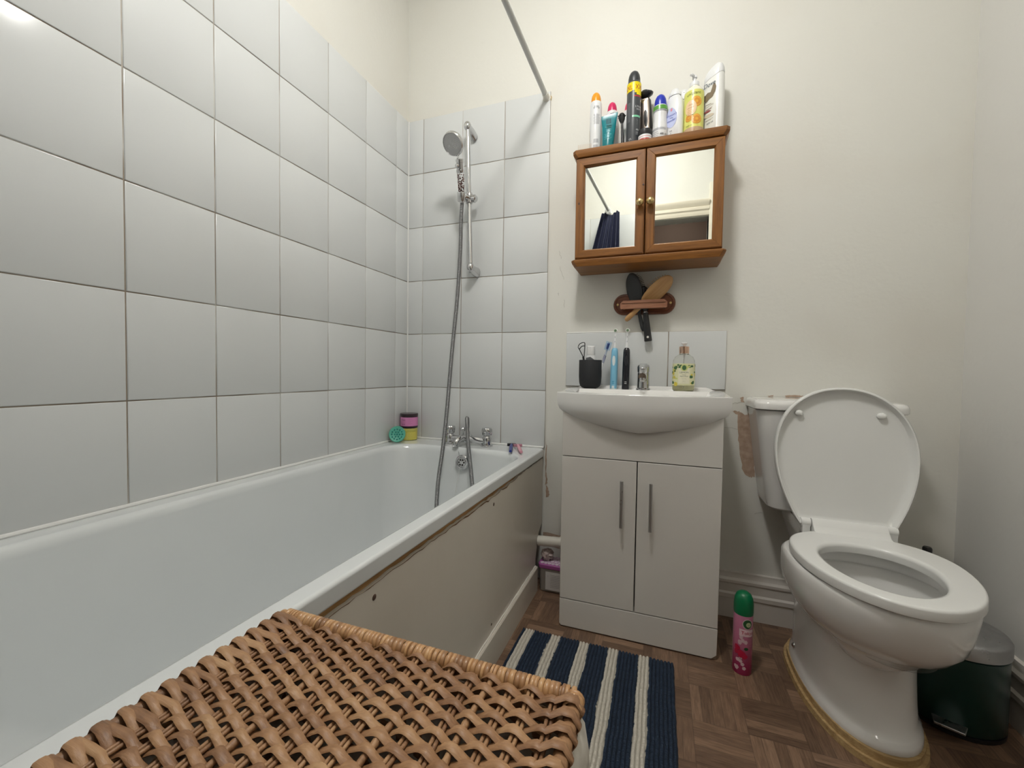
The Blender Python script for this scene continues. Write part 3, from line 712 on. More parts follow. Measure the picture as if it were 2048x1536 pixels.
# tall dark can with yellow band
P_char = plas((0.058, 0.064, 0.072), 0.35); P_yel = plas((0.90, 0.72, 0.0), 0.35); P_red = plas((0.50, 0.02, 0.03), 0.4)
def d3(m, r, hb):
    z1 = hb-0.008
    for a0, a1, z0 in ((-2.2, -0.25, z1-0.033), (-0.25, 0.15, z1-0.031), (0.15, 0.45, z1-0.040), (0.45, 2.2, z1-0.047)): m.patch(r, a0, a1, z0, z1, mi=0, n=10)
    m.text('XXL', 0.0235, R0=r, a0=-0.78, z=z1-0.020, mi=1, sx=0.75, eps=0.001); m.text('XXL', 0.0235, R0=r, a0=0.92, z=z1-0.020, mi=1, sx=0.75, eps=0.001)
    m.patch(r, 0.1, 1.3, z1-0.054, z1-0.050, mi=1); m.patch(r, -0.1, 1.15, 0.112, 0.119, mi=2)
    m.text('LYNX', 0.010, R0=r, a0=0.8, z=0.150, mi=3); m.text('WET', 0.008, R0=r, a0=0.8, z=0.140, mi=3)
    m.text('S', 0.014, R0=r, a0=0.62, z=0.100, mi=4); m.text('?', 0.012, R0=r, a0=0.62, z=0.088, mi=4)
    m.text('48h', 0.008, R0=r, a0=0.68, z=0.066, mi=3); lines(m, r, 0.68, 0.056, 3, 0.26, 0.004, 0.0016, 4, 5)
    lines(m, r, -0.65, 0.165, 22, 0.28, 0.0032, 0.0012, 4, 6)
    m.text('72', 0.010, R0=r, a0=-0.35, z=0.032, mi=3, rot=0.3); m.blob(r, -0.45*r, 0.012, 0.005, 0.0055, n=4, mi=3)
fspray('deodorant_can', 'tall charcoal spray can with a yellow XXL band, tallest on the cabinet', 1.045, -0.085, 0.293, 0.0255, P_char, plas((0.03, 0.034, 0.038), 0.35), deco=d3, mats=(P_yel, P_red, plas((0.22, 0.62, 0.38)), plas((0.72, 0.73, 0.74)), plas((0.25, 0.26, 0.28))), cap_r=0.86)
# shaver standing in front of wall with its black head
sh = thing('electric_shaver', 'bronze and black electric shaver with a rotary head standing behind the red jar', 'shaver', (1.096, -0.045, ZT), (0, -3.5, -8))
m = MB(); rings = []
for z_, a_, b_, yo in ((0, 0.017, 0.015, 0), (0.02, 0.0215, 0.018, 0), (0.10, 0.0245, 0.019, 0), (0.16, 0.0235, 0.017, -0.001), (0.198, 0.0215, 0.015, -0.002), (0.206, 0.016, 0.012, -0.002)):
    rings.append([(a_*math.copysign(abs(cos(q_))**0.7, cos(q_)), yo+b_*math.copysign(abs(sin(q_))**0.8, sin(q_)), z_) for q_ in [2*pi*k/32 for k in range(32)]])
m.loft(rings); obj('body', m, M_black, sh, local=True)
m = MB(); rings = []
for z_, a_ in ((0.03, 0.013), (0.06, 0.0155), (0.15, 0.0180), (0.19, 0.0175), (0.200, 0.015)):
    rings.append([(-a_, -0.0185, z_), (-a_*0.8, -0.0208, z_), (a_*0.8, -0.0208, z_), (a_, -0.0185, z_), (a_, -0.010, z_), (-a_, -0.010, z_)])
m.loft(rings); t = NT('bronze metal'); obj('front_plate', m, t.p(Base_Color=(0.36, 0.30, 0.26), Metallic=0.9, Roughness=0.25), sh, local=True, bevel=0.001)
m = MB(); m.M = T(0.003, -0.0208, 0.125) @ R(90, 'X'); m.lathe([(0.0070, -0.001), (0.0070, 0.0012), (0.0060, 0.002)], 24, sy=4.6); obj('switch', m, M_black, sh, local=True)
m = MB(); m.M = T(0.003, -0.006, 0.222) @ R(10, 'X') @ R(5, 'Y'); m.lathe([(0.009, -0.022), (0.011, -0.014), (0.018, -0.009), (0.0275, -0.002), (0.029, 0.003), (0.026, 0.007), (0.018, 0.009), (0.001, 0.010)], 12, sy=0.85)
for k in range(3):
    a = 2*pi*k/3+0.5; M0 = m.M.copy(); m.M = M0 @ T(0.0145*cos(a), 0.012*sin(a), 0.006) @ R(8, 'X'); m.lathe([(0.011, 0), (0.0105, 0.004), (0.007, 0.0055), (0.001, 0.005)], 18); m.M = M0
obj('shaving_head', m, plas((0.03, 0.03, 0.032), 0.2), sh, local=True)
# red jar
rj = thing('hair_wax_jar', 'red jar with white stripes and a black lid in front of the shaver', 'jar', (1.089, -0.108, ZT))
m = MB(); m.lathe([(0.021, 0), (0.0235, 0.002), (0.0235, 0.032), (0.022, 0.033)], 32); obj('jar', m, plas((0.62, 0.06, 0.05), 0.35), rj, local=True)
m = MB(); m.M = T(0, 0, 0.0335); m.lathe([(0.0240, 0), (0.0245, 0.0015), (0.0245, 0.019), (0.022, 0.021)], 32); obj('lid', m, M_black, rj, local=True)
m = MB(); m.patch(0.0235, -1.9, 1.9, 0.026, 0.0325, mi=0, n=24); m.patch(0.0235, -1.9, 1.9, 0.0185, 0.0245, mi=0, n=24); m.text('GUM', 0.007, R0=0.0235, z=0.013, mi=1)
obj('printing', m, [P_wh, P_dark], rj, local=True, smooth=0)
# blue cap
def d4(m, r, hb):
    m.patch(r*0.99, -2, 2, hb-0.018, hb-0.004, mi=0, n=20); m.patch(r*0.985, -2, 2, hb-0.0225, hb-0.019, mi=1, n=20)
    m.patch(r, -1.3, 0.9, 0.042, 0.050, mi=1); lines(m, r, -0.6, 0.034, 5, 0.5, 0.0062, 0.0022, 1, 8)
    m.text('48h', 0.011, R0=r, a0=0.35, z=0.026, mi=2); m.text('0%', 0.009, R0=r, a0=0.95, z=0.026, mi=2); m.patch(r, 0.0, 0.7, 0.012, 0.0135, mi=1)
fspray('deodorant_can', 'short white waisted spray can with a royal blue cap and green band', 1.140, -0.100, 0.178, 0.0255, P_wh, plas((0.01, 0.03, 0.42), 0.3), deco=d4, mats=(plas((0.10, 0.33, 0.05)), P_grey, P_dark), waist=True, cap_r=0.84)
# baby powder bottle
by = thing('baby_powder_bottle', 'white powder bottle with a lilac oval label right of the blue-capped can', 'bottle', (1.189, -0.085, ZT), (0, 0, -22))
m = MB(); rings = []
for z_, a_, b_ in ((0, 0.029, 0.019), (0.003, 0.0315, 0.021), (0.10, 0.0325, 0.0215), (0.145, 0.0305, 0.020), (0.158, 0.026, 0.0175), (0.166, 0.021, 0.015), (0.169, 0.019, 0.0145)):
    rings.append([(a_*math.copysign(abs(cos(q_))**0.8, cos(q_)), b_*math.copysign(abs(sin(q_))**0.8, sin(q_)), z_) for q_ in [2*pi*k/36 for k in range(36)]])
m.loft(rings); obj('bottle', m, P_wh, by, local=True)
m = MB(); m.M = T(0, 0, 0.1695); m.lathe([(0.0215, 0), (0.022, 0.002), (0.021, 0.010), (0.014, 0.019), (0.013, 0.024), (0.002, 0.025)], 30, sy=0.78); obj('cap', m, P_wh, by, local=True)
m = MB(); m.M = T(-0.004, -0.0212, 0)
m.blob(None, 0, 0.088, 0.021, 0.036, mi=0, n=26, fn=lambda a: 1-0.22*max(0, sin(a))**2*abs(cos(a))); m.blob(None, 0.001, 0.115, 0.004, 0.006, mi=1, eps=0.001)
m.text("johnson's", 0.0115, 0, 0.096, mi=2, slant=0.25, y=-0.0006, rot=0.12); m.text('baby', 0.007, 0.002, 0.087, mi=2, y=-0.0006); m.text('powder', 0.0115, 0, 0.077, mi=2, slant=0.25, y=-0.0006, rot=0.12)
m.text('200', 0.006, 0, 0.040, mi=3); m.text('g', 0.006, 0, 0.033, mi=3)
obj('printing', m, [plas((0.52, 0.57, 0.83)), plas((0.72, 0.30, 0.38)), plas((0.09, 0.12, 0.45)), P_dark], by, local=True, smooth=0)
# white bottle behind
wb2 = thing('lotion_bottle', 'white flip-top bottle at the back behind the orange pump bottle', 'bottle', (1.222, -0.033, ZT))
m = MB(); m.lathe([(0.024, 0), (0.026, 0.003), (0.026, 0.155), (0.022, 0.172), (0.018, 0.178)], 30, sy=0.8); obj('bottle', m, plas((0.78, 0.79, 0.74), 0.3), wb2, local=True)
m = MB(); m.M = T(0, 0, 0.178); m.lathe([(0.0195, 0), (0.020, 0.001), (0.0195, 0.033), (0.018, 0.035)], 30, sy=0.9); m.patch(0.0187, -0.35, 0.25, 0.014, 0.027, mi=1); m.blob(0.0187, -0.002, 0.022, 0.002, 0.003, mi=2, n=3, eps=0.001)
obj('flip_cap', m, [P_wh, plas((0.86, 0.87, 0.86)), P_dark], wb2, local=True)
bc = thing('roll_on_bottle', 'small bottle with a black cap just showing behind the orange pump bottle', 'bottle', (1.282, -0.030, ZT))
m = MB(); m.lathe([(0.012, 0), (0.013, 0.002), (0.013, 0.17), (0.010, 0.176)], 20); obj('bottle', m, plas((0.70, 0.70, 0.68)), bc, local=True)
m = MB(); m.M = T(0, 0, 0.176); m.lathe([(0.0115, 0), (0.012, 0.001), (0.0115, 0.018), (0.009, 0.020)], 20); obj('cap', m, M_black, bc, local=True)
# orange pump bottle
ob_ = thing('pump_bottle', 'yellow and orange pump bottle with an orange fruit label on the cabinet', 'bottle', (1.253, -0.092, ZT))
r = 0.0325
m = MB(); m.lathe([(r*0.9, 0), (r, 0.004), (r, 0.158), (r*0.97, 0.166), (r*0.75, 0.176), (r*0.45, 0.182), (r*0.45, 0.186)], 40); obj('bottle', m, plas((0.82, 0.80, 0.66), 0.25), ob_, local=True)
m = MB(); m.patch(r, -1.7, 1.7, 0.014, 0.160, mi=0, n=30); m.patch(r, -1.7, 1.7, 0.014, 0.032, mi=1, n=30, eps=0.0008)
for a_, z_, q_ in ((0.20*r, 0.118, 0.018), (-0.018, 0.066, 0.013), (0.008, 0.058, 0.017)):
    m.blob(r, a_, z_, q_, q_, mi=2, n=22, eps=0.0010); m.blob(r, a_, z_, q_*0.86, q_*0.86, mi=3, n=22, eps=0.0014)
    for k in range(8): m.blob(r, a_+q_*0.48*cos(k*pi/4), z_+q_*0.48*sin(k*pi/4), q_*0.25, q_*0.25, mi=2, n=7, eps=0.0018)
m.blob(r, -0.012, 0.098, 0.019, 0.026, mi=4, n=24, eps=0.0022); m.text('100%', 0.0075, R0=r, a0=-0.40, z=0.108, mi=5, eps=0.0026, rot=0.1); m.text('natural', 0.008, R0=r, a0=-0.38, z=0.099, mi=5, eps=0.0026, rot=0.1)
lines(m, r+0.002, -0.40, 0.090, 4, 0.33, 0.0055, 0.0015, 6, 3)
m.text('uniplant', 0.0145, R0=r, a0=-0.10, z=0.147, mi=7, eps=0.0012, rot=0.06); m.text('MAROC', 0.006, R0=r, a0=-0.5, z=0.038, mi=7, eps=0.002)
m.text('o o', 0.009, R0=r, a0=-0.1, z=0.023, mi=6, eps=0.0014)
obj('label', m, [plas((0.72, 0.72, 0.17)), plas((0.52, 0.36, 0.22)), plas((0.72, 0.30, 0.04)), plas((0.83, 0.45, 0.06)), plas((0.84, 0.60, 0.36)), plas((0.45, 0.22, 0.12)), plas((0.60, 0.28, 0.10)), plas((0.07, 0.10, 0.02))], ob_, local=True, smooth=0)
m = MB(); m.M = T(0, 0, 0.186); m.lathe([(0.0155, 0), (0.016, 0.001), (0.0155, 0.014), (0.008, 0.017), (0.006, 0.018), (0.005, 0.030), (0.008, 0.031), (0.008, 0.038), (0.004, 0.040)], 26)
m.M = Matrix(); m.tube([(0, 0, 0.221), (-0.010, -0.016, 0.222), (-0.014, -0.024, 0.215)], [0.005, 0.0045, 0.0035], 12); obj('pump', m, P_wh, ob_, local=True)
# tall white shampoo bottle
dv = thing('shampoo_bottle', 'tall white shampoo bottle with a brown curl on its label at the right end', 'bottle', (1.318, -0.075, ZT), (0, 0, -30))
m = MB(); rings = []
for z_, a_, b_ in ((0, 0.030, 0.019), (0.003, 0.033, 0.021), (0.12, 0.035, 0.021), (0.20, 0.034, 0.0205), (0.2085, 0.033, 0.020)):
    rings.append([(a_*math.copysign(abs(cos(q_))**0.75, cos(q_)), b_*math.copysign(abs(sin(q_))**0.75, sin(q_)), z_+0.012*(a_ and cos(q_))*(z_ > 0.15)) for q_ in [2*pi*k/36 for k in range(36)]])
m.loft(rings); obj('bottle', m, plas((0.80, 0.80, 0.77), 0.28), dv, local=True)
m = MB(); rings = []
for z_, a_, b_ in ((0.209, 0.0335, 0.0205), (0.211, 0.034, 0.021), (0.228, 0.0325, 0.020), (0.240, 0.028, 0.018), (0.247, 0.018, 0.014), (0.248, 0.010, 0.008)):
    rings.append([(a_*math.copysign(abs(cos(q_))**0.75, cos(q_)), b_*math.copysign(abs(sin(q_))**0.75, sin(q_)), z_+0.012*cos(q_)) for q_ in [2*pi*k/36 for k in range(36)]])
m.loft(rings); obj('cap', m, P_wh, dv, local=True)
m = MB(); m.M = T(-0.002, -0.0212, 0)
m.text('Dove', 0.021, -0.004, 0.186, mi=0, slant=0.25, rot=0.10, sx=0.9)
P = [(-0.022, 0.135), (-0.024, 0.15), (-0.010, 0.160), (0.000, 0.158), (0.004, 0.168), (0.008, 0.181), (0.016, 0.182), (0.019, 0.170), (0.016, 0.155), (0.008, 0.140), (-0.004, 0.136), (-0.014, 0.128)]
V = [m.v((x, -0.0006, z)) for x, z in P]; m.f(V, 1)
lines_ = [(-0.018, 0.118, 0.022, 0.0012), (-0.016, 0.100, 0.020, 0.0012), (-0.014, 0.062, 0.018, 0.001)]
for x0, z_, w_, h2 in lines_: m.box(x0, x0+w_, -0.0006, 0, z_, z_+h2, 2)
m.text('intensive', 0.0078, -0.002, 0.113, mi=2, rot=0.15, slant=0.2); m.text('repair', 0.0095, -0.004, 0.103, mi=3, rot=0.15, slant=0.2); m.blob(None, -0.010, 0.094, 0.013, 0.0035, mi=3); m.blob(None, -0.004, 0.078, 0.018, 0.006, mi=5)
m.text('SHAMPOO', 0.0062, -0.004, 0.064, mi=2, rot=0.15); m.text('400 ml', 0.0085, 0.0, 0.052, mi=4, rot=0.15)
obj('printing', m, [plas((0.04, 0.07, 0.10)), plas((0.22, 0.17, 0.11)), plas((0.45, 0.38, 0.32)), plas((0.28, 0.06, 0.07)), P_dark, plas((0.62, 0.54, 0.44))], dv, local=True, smooth=0)
# pale comb lying at the left end
cb = thing('hair_comb', 'pale wooden comb on its spine at the left end of the cabinet top, teeth up', 'comb', (0.867, -0.10, ZT), (0, 0, 3))
m = MB(); m.box(-0.028, 0.026, 0.0, 0.005, 0.0, 0.022); obj('spine', m, plas((0.60, 0.48, 0.34), 0.5), cb, local=True, bevel=0.001)
m = MB()
for k in range(14): x_ = -0.026+0.0038*k; m.tube([(x_, 0.0025, 0.020), (x_, 0.0025, 0.050)], [0.0011, 0.0006], 6)
obj('teeth', m, plas((0.66, 0.56, 0.43), 0.5), cb, local=True, kind=None)

# ------------------------------------------------------------------ hairbrush holder
bh = thing('brush_holder', 'dark reddish wooden oval rack with a front bar screwed to the wall', 'brush rack', (1.0955, 0, 1.174))
M_mahZ = wood('dark red wood', (0.20, 0.065, 0.030), (0.09, 0.026, 0.012), 'x', 0.3)
M_mahL = wood('worn red wood bar', (0.40, 0.19, 0.11), (0.15, 0.05, 0.028), 'x', 0.4)
m = MB(); hx, hz = 0.1165, 0.0415
def stad(hx, hz, y_, n=14): return [(p[0], y_, p[1]) for p in rrect(1.0955, 1.174, hx, hz, hz*0.999, 0, n)]
m.loft([stad(hx, hz, -0.0008), stad(hx, hz, -0.008), stad(hx-0.003, hz-0.003, -0.012), stad(hx-0.008, hz-0.008, -0.0125), stad(hx-0.009, hz-0.009, -0.0108), stad(hx-0.011, hz-0.011, -0.0108), stad(hx-0.012, hz-0.012, -0.0125)])
obj('backplate', m, M_mahZ, bh, smooth=40)
m = MB(); m.prism([(1.013, 1.149), (1.178, 1.149), (1.182, 1.153), (1.182, 1.170), (1.176, 1.178), (1.016, 1.178), (1.010, 1.170), (1.010, 1.153)], -0.062, -0.050)
m.prism([(1.016, 1.170), (1.176, 1.170), (1.172, 1.181), (1.020, 1.181)], -0.066, -0.060)
obj('front_bar', m, M_mahL, bh, bevel=0.0015)
for x_ in (1.017, 1.168): obj('bar_support', MB().box(x_, x_+0.008, -0.050, -0.0128, 1.152, 1.174), M_mahZ, bh, bevel=0.001)
for x_ in (0.996, 1.194):
    m = MB(); m.M = T(x_, -0.0125, 1.174) @ R(90, 'X'); m.lathe([(0.0045, -0.0004), (0.0045, 0.0008), (0.002, 0.001), (0.0015, 0.0002)], 16); obj('screw', m, M_brass, bh)
def bristles(z0, z1, hw, L_, r_, nz, nx, y0, rnd, tip=True):
    m = MB()
    for i in range(nz):
        z = z0+(z1-z0)*(i+0.5)/nz; k = sqrt(max(0, 1-((z-(z0+z1)/2)/((z1-z0)/2))**2)); n_ = max(1, int(round(nx*k)))
        for j in range(n_):
            x = hw*k*((j+0.5)/n_*2-1)*0.92; dx, dz = x*0.25+rnd.uniform(-.001, .001), (z-(z0+z1)/2)*0.12+rnd.uniform(-.001, .001)
            m.tube([(x, y0, z), (x+dx*0.5, y0+L_*0.5, z+dz*0.5), (x+dx, y0+L_, z+dz)], [r_, r_, r_*0.8], 5)
            if tip: m.sphere(r_*1.5, (x+dx, y0+L_, z+dz), 6)
    return m
def brush(label, loc, rot, mback, mpad, mbr, hw, hl, handle, seed, br_, wide_h=0.009, curve=0.0):
    o = thing('hairbrush', label, 'hairbrush', loc, (0, 0, 0), 'hairbrushes in the wall rack')
    o.rotation_mode = 'XYZ'; o.rotation_euler = (R(rot[1], 'Y') @ R(rot[2], 'Z') @ R(rot[0], 'X')).to_euler()
    m = MB(); rings = []
    for z_, a_, b_, yo in [(-handle, 0.001, 0.001, curve), (-handle+0.003, wide_h*0.7, 0.006, curve), (-handle+0.015, wide_h, 0.0075, curve*0.7), (-handle*0.5, wide_h*0.85, 0.007, 0), (-0.012, wide_h*0.75, 0.0062, 0)]:
        rings.append([(a_*cos(2*pi*k/28), yo+b_*sin(2*pi*k/28), z_) for k in range(28)])
    for k in range(0, 19):
        s_ = 1-(1-k/18)**1.7; z_ = hl*s_; e_ = (s_-0.55)/(0.45 if s_ > 0.55 else 0.60); a_ = max(hw*sqrt(max(0, 1-abs(e_)**2.3)), 0.002)
        rings.append([(a_*cos(2*pi*q_/28), (0.0055+0.0035*sin(pi*s_))*sin(2*pi*q_/28), z_) for q_ in range(28)])
    m.loft(rings); obj('back', m, mback, o, local=True, smooth=60)
    m = MB(); m.M = T(0, 0.006, hl*0.54) @ R(-90, 'X'); m.lathe([(1, -0.002), (1, 0.0015), (0.8, 0.004), (0.4, 0.005), (0.01, 0.0055)], 36)
    for v in m.bm.verts:
        c = v.co; v.co = Vector((c.x*hw*0.80, c.y, hl*0.54+(c.z-hl*0.54)*hl*0.41))
    obj('cushion', m, mpad, o, local=True, smooth=60)
    m = bristles(hl*0.15, hl*0.93, hw*0.78, *br_, 0.010, random.Random(seed)); obj('bristles', m, mbr, o, local=True, kind='stuff')
    return o
P_blk2 = plas((0.030, 0.032, 0.034), 0.38)
brush('flat black oval paddle hairbrush leaning left in the wall rack', (1.0765, -0.0235, 1.150), (3, -11, -36), P_blk2, plas((0.02, 0.012, 0.02), 0.5), plas((0.02, 0.015, 0.022), 0.45), 0.036, 0.146, 0.088, 1, (0.021, 0.0009, 19, 9), 0.009, 0.004)
M_bamboo = wood('bamboo', (0.56, 0.33, 0.14), (0.42, 0.22, 0.085), 'z', 0.35)
brush('light bamboo oval paddle hairbrush leaning right in the wall rack', (1.0935, -0.0425, 1.168), (0, 46, 40), M_bamboo, plas((0.30, 0.18, 0.10), 0.6), plas((0.66, 0.46, 0.26), 0.45), 0.036, 0.142, 0.090, 2, (0.020, 0.0013, 14, 7), 0.0115)
o = thing('hairbrush', 'round black hairbrush hanging handle down with a hole in the handle end', 'hairbrush', (1.1035, -0.030, 1.137), (0, -6.5, 0), 'hairbrushes in the wall rack')
m = MB(); pr = [(0.0115, -0.112), (0.0145, -0.110), (0.0142, -0.104), (0.012, -0.05), (0.0095, -0.004), (0.009, 0.0)]; m.lathe(pr, 26, sy=0.62)
m.M = T(0.0, -0.0085, -0.096) @ R(90, 'X'); m.lathe([(0.0042, -0.001), (0.0042, 0.0004), (0.0001, 0.0005)], 16, mi=1)
obj('handle', m, [M_black, plas((0.62, 0.61, 0.58))], o, local=True)
m = MB(); m.M = T(0, 0, 0.0); m.lathe([(0.0096, 0), (0.0100, 0.0005), (0.0096, 0.003), (0.009, 0.0032)], 24, sy=0.8); obj('collar', m, M_chrome, o, local=True)
m = MB(); m.lathe([(0.008, 0.003), (0.010, 0.010), (0.011, 0.02), (0.011, 0.098), (0.008, 0.102)], 22); obj('barrel', m, M_black, o, local=True)
m = MB(); rnd = random.Random(8)
for i in range(22):
    for k in range(14):
        a = 2*pi*(k+0.5*(i % 2))/14; z_ = 0.015+0.0038*i; L_ = 0.0215 if i < 19 else 0.017
        m.tube([(0.010*cos(a), 0.010*sin(a), z_), (L_*cos(a), L_*sin(a), z_+rnd.uniform(-.001, .001))], 0.0006, 4)
obj('bristles', m, plas((0.015, 0.012, 0.02), 0.4), o, local=True, kind='stuff')

# ------------------------------------------------------------------ basin
VX0, VX1, VYF = 0.8465, 1.3525, -0.303
bs = thing('wash_basin', 'white ceramic bow-fronted basin resting on the vanity cupboard', 'basin', (1.10, 0, 0.70))
XC = 1.0995
def dring(hw, yb, ye, yf, z, na=28, ns=5, nbk=9, sag=1.0):
    P = []
    for i in range(nbk): P.append((XC+hw-2*hw*i/nbk, yb))
    for i in range(ns): P.append((XC-hw, yb+(ye-yb)*i/ns))
    for i in range(na+1):
        u_ = -1+2*i/na; P.append((XC+hw*u_, ye-(ye-yf)*(cos(u_*pi/2)**0.8 if abs(u_) < 0.999 else 0)))
    for i in range(ns-1): P.append((XC+hw, ye+(yb-ye)*(i+1)/ns))
    return [(x, y, z(y) if callable(z) else z) for x, y in P]
zt = lambda y: 0.8325+0.0075*max(0, min(1, (y+0.23)/0.07))
m = MB()
rings = [dring(0.03, -0.10, -0.26, -0.312, 0.7025), dring(0.095, -0.09, -0.275, -0.322, 0.708), dring(0.150, -0.08, -0.285, -0.332, 0.7195), dring(0.195, -0.07, -0.292, -0.340, 0.7345), dring(0.232, -0.06, -0.298, -0.346, 0.751), dring(0.252, -0.05, -0.301, -0.350, 0.763),
         dring(0.266, -0.0085, -0.302, -0.353, 0.774), dring(0.272, -0.0085, -0.304, -0.355, 0.788), dring(0.2735, -0.0085, -0.305, -0.356, 0.80), dring(0.275, -0.0085, -0.306, -0.357, lambda y: zt(y)-0.005), dring(0.274, -0.0085, -0.305, -0.3555, lambda y: zt(y)-0.001), dring(0.271, -0.010, -0.302, -0.353, zt),
         dring(0.225, -0.150, -0.285, -0.338, zt), dring(0.218, -0.156, -0.280, -0.334, 0.829), dring(0.200, -0.170, -0.270, -0.322, 0.80), dring(0.165, -0.185, -0.26, -0.318, 0.765), dring(0.10, -0.205, -0.25, -0.290, 0.740), dring(0.02, -0.23, -0.24, -0.25, 0.735)]
m.loft(rings)
obj('bowl', m, M_ceramic, bs, smooth=50, wn=True)
m = MB()
prof = [(-0.0085, 0.836), (-0.0085, 0.851), (-0.015, 0.852), (-0.022, 0.847), (-0.027, 0.8405), (-0.04, 0.836)]
xs_ = [0.833, 0.850, 0.862, 0.875, 1.325, 1.338, 1.350, 1.366]; ks = [0.05, 0.35, 0.75, 1, 1, 0.75, 0.35, 0.05]
m.loft([[(x, y, 0.8375+(z-0.8375)*k if z > 0.8375 else z) for y, z in prof] for x, k in zip(xs_, ks)])
obj('upstand', m, M_ceramic, bs, smooth=60)
m = MB(); m.M = T(XC, -0.24, 0.7352); m.lathe([(0.021, 0), (0.021, 0.002), (0.015, 0.0025), (0.001, 0.001)], 24); obj('waste', m, M_chrome, bs)
ZB = 0.8402
tp = thing('basin_tap', 'small chrome monobloc mixer tap in the middle of the basin', 'tap', (1.1035, -0.088, ZB))
m = MB(); m.lathe([(0.0255, 0), (0.0255, 0.003), (0.0225, 0.006), (0.0215, 0.050), (0.0220, 0.060), (0.020, 0.064)], 30); obj('body', m, M_chrome, tp, local=True, smooth=40)
m = MB(); m.tube([(0, -0.010, 0.040), (0, -0.045, 0.046), (0, -0.080, 0.050), (0, -0.092, 0.049)], [0.0145, 0.0140, 0.0135, 0.013], 24)
m.M = T(0, -0.084, 0.040) @ R(6, 'X'); m.lathe([(0.011, -0.008), (0.0115, 0.0), (0.011, 0.006)], 22); obj('spout', m, M_chrome, tp, local=True, smooth=40)
m = MB(); m.M = T(0, -0.002, 0.065) @ R(12, 'X'); m.lathe([(0.0215, 0), (0.0225, 0.003), (0.0225, 0.022), (0.019, 0.029), (0.001, 0.031)], 28)
m.M = T(0, -0.004, 0.088) @ R(14, 'X'); m.prism([(-0.010, -0.060), (0.010, -0.060), (0.0125, -0.03), (0.0125, 0.012), (-0.0125, 0.012), (-0.0125, -0.03)], 0, 0.008, ax='z')
obj('lever', m, M_chrome, tp, local=True, bevel=0.0015)

# ------------------------------------------------------------------ vanity cupboard
vu = thing('vanity_unit', 'white laminate two-door cupboard under the basin', 'cupboard', (XC, -0.15, 0))
m = MB(); m.box(VX0, VX0+0.016, -0.284, -0.0008, 0.006, 0.70).box(VX1-0.016, VX1, -0.284, -0.0008, 0.006, 0.70).box(VX0+0.016, VX1-0.016, -0.284, -0.0008, 0.095, 0.111).box(VX0+0.016, VX1-0.016, -0.012, -0.0008, 0.111, 0.70)
obj('carcass', m, M_mdf, vu, bevel=0.0008)
m = MB(); m.prism([(VX0, 0.6105), (VX1, 0.6105), (VX1, 0.777), (VX1-0.02, 0.770), (VX1-0.05, 0.757), (VX1-0.10, 0.738), (VX1-0.16, 0.722), (XC+0.03, 0.712), (XC-0.03, 0.712), (VX0+0.16, 0.722), (VX0+0.10, 0.738), (VX0+0.05, 0.757), (VX0+0.02, 0.770), (VX0, 0.777)], VYF, -0.285)
obj('top_rail', m, M_mdf, vu, bevel=0.0008)
m = MB(); ch = 0.012
m.prism([(VX0+ch*0.5, 0.004), (VX1-0.016, 0.004), (VX1-0.001, 0.018), (VX1, 0.1005), (VX0, 0.1005), (VX0, 0.004+ch*0.6)], VYF, -0.285)
obj('plinth', m, M_mdf, vu, bevel=0.0008)
obj('swollen_edge', MB().box(VX1-0.014, VX1, VYF+0.006, -0.285, 0.001, 0.018), simple('swollen bare chipboard', (0.30, 0.22, 0.16), 0.9), vu)
for x0, x1, hx_ in ((VX0, XC-0.0018, 1.053), (XC+0.0018, VX1, 1.1445)):
    d = obj('door', MB().box(x0, x1, VYF, -0.286, 0.1035, 0.6075), M_mdf, vu, bevel=0.0012)
    m = MB(); m.tube([(hx_, VYF-0.026, 0.390), (hx_, VYF-0.026, 0.545)], 0.0052, 16)
    for z_ in (0.408, 0.527): m.tube([(hx_, VYF-0.026, z_), (hx_, VYF+0.0002, z_)], 0.0042, 12)
    obj('bar_handle', m, M_steel, d)

# ------------------------------------------------------------------ things on the basin
cp_ = thing('toothbrush_cup', 'black rounded tumbler at the left end of the basin', 'cup', (0.9035, -0.085, ZB))
m = MB(); m.lathe([(0.024, 0), (0.032, 0.002), (0.039, 0.010), (0.0425, 0.022), (0.0440, 0.045), (0.0440, 0.109), (0.0432, 0.110), (0.0420, 0.109), (0.0420, 0.02), (0.030, 0.006), (0.001, 0.005)], 44, c0=True)
tag(cp_, cp_['label'], 'cup'); obj('tumbler', m, M_blackmat, cp_, local=True, smooth=50)
o = thing('tongue_scraper', 'black and white looped scraper standing in the black tumbler', 'scraper', (0.893, -0.072, ZB+0.007), (0, -10, 0))
m = MB(); m.tube([(0, 0, 0), (0, 0, 0.118)], [0.0045, 0.004], 10); obj('handle', m, M_black, o, local=True)
m = MB()
m.tube(smooth_path([(0, 0, 0.117), (-0.011, 0, 0.150), (-0.014, 0, 0.160), (-0.006, 0, 0.171), (0.009, 0, 0.174), (0.014, 0, 0.166), (0.003, 0, 0.117)], 5), 0.0017, 8)
m.tube(smooth_path([(-0.011, -0.001, 0.150), (0.001, -0.001, 0.160), (0.012, -0.001, 0.160)], 5), 0.0018, 8); obj('loop_frame', m, M_black, o, local=True)
m = MB(); m.tube(smooth_path([(-0.0125, -0.001, 0.158), (-0.002, -0.001, 0.167), (0.012, -0.001, 0.168)], 5), 0.0022, 8); m.tube([(0.001, -0.0012, 0.122), (0.001, -0.0012, 0.150)], [0.0015, 0.004], 8)
obj('pale_insert', m, P_wh, o, local=True)
o = thing('toothpaste_tube', 'white toothpaste tube upside down with its white cap above the tumbler', 'tube', (0.904, -0.083, ZB+0.007), (4, 1, 0))
m = MB(); rings = []
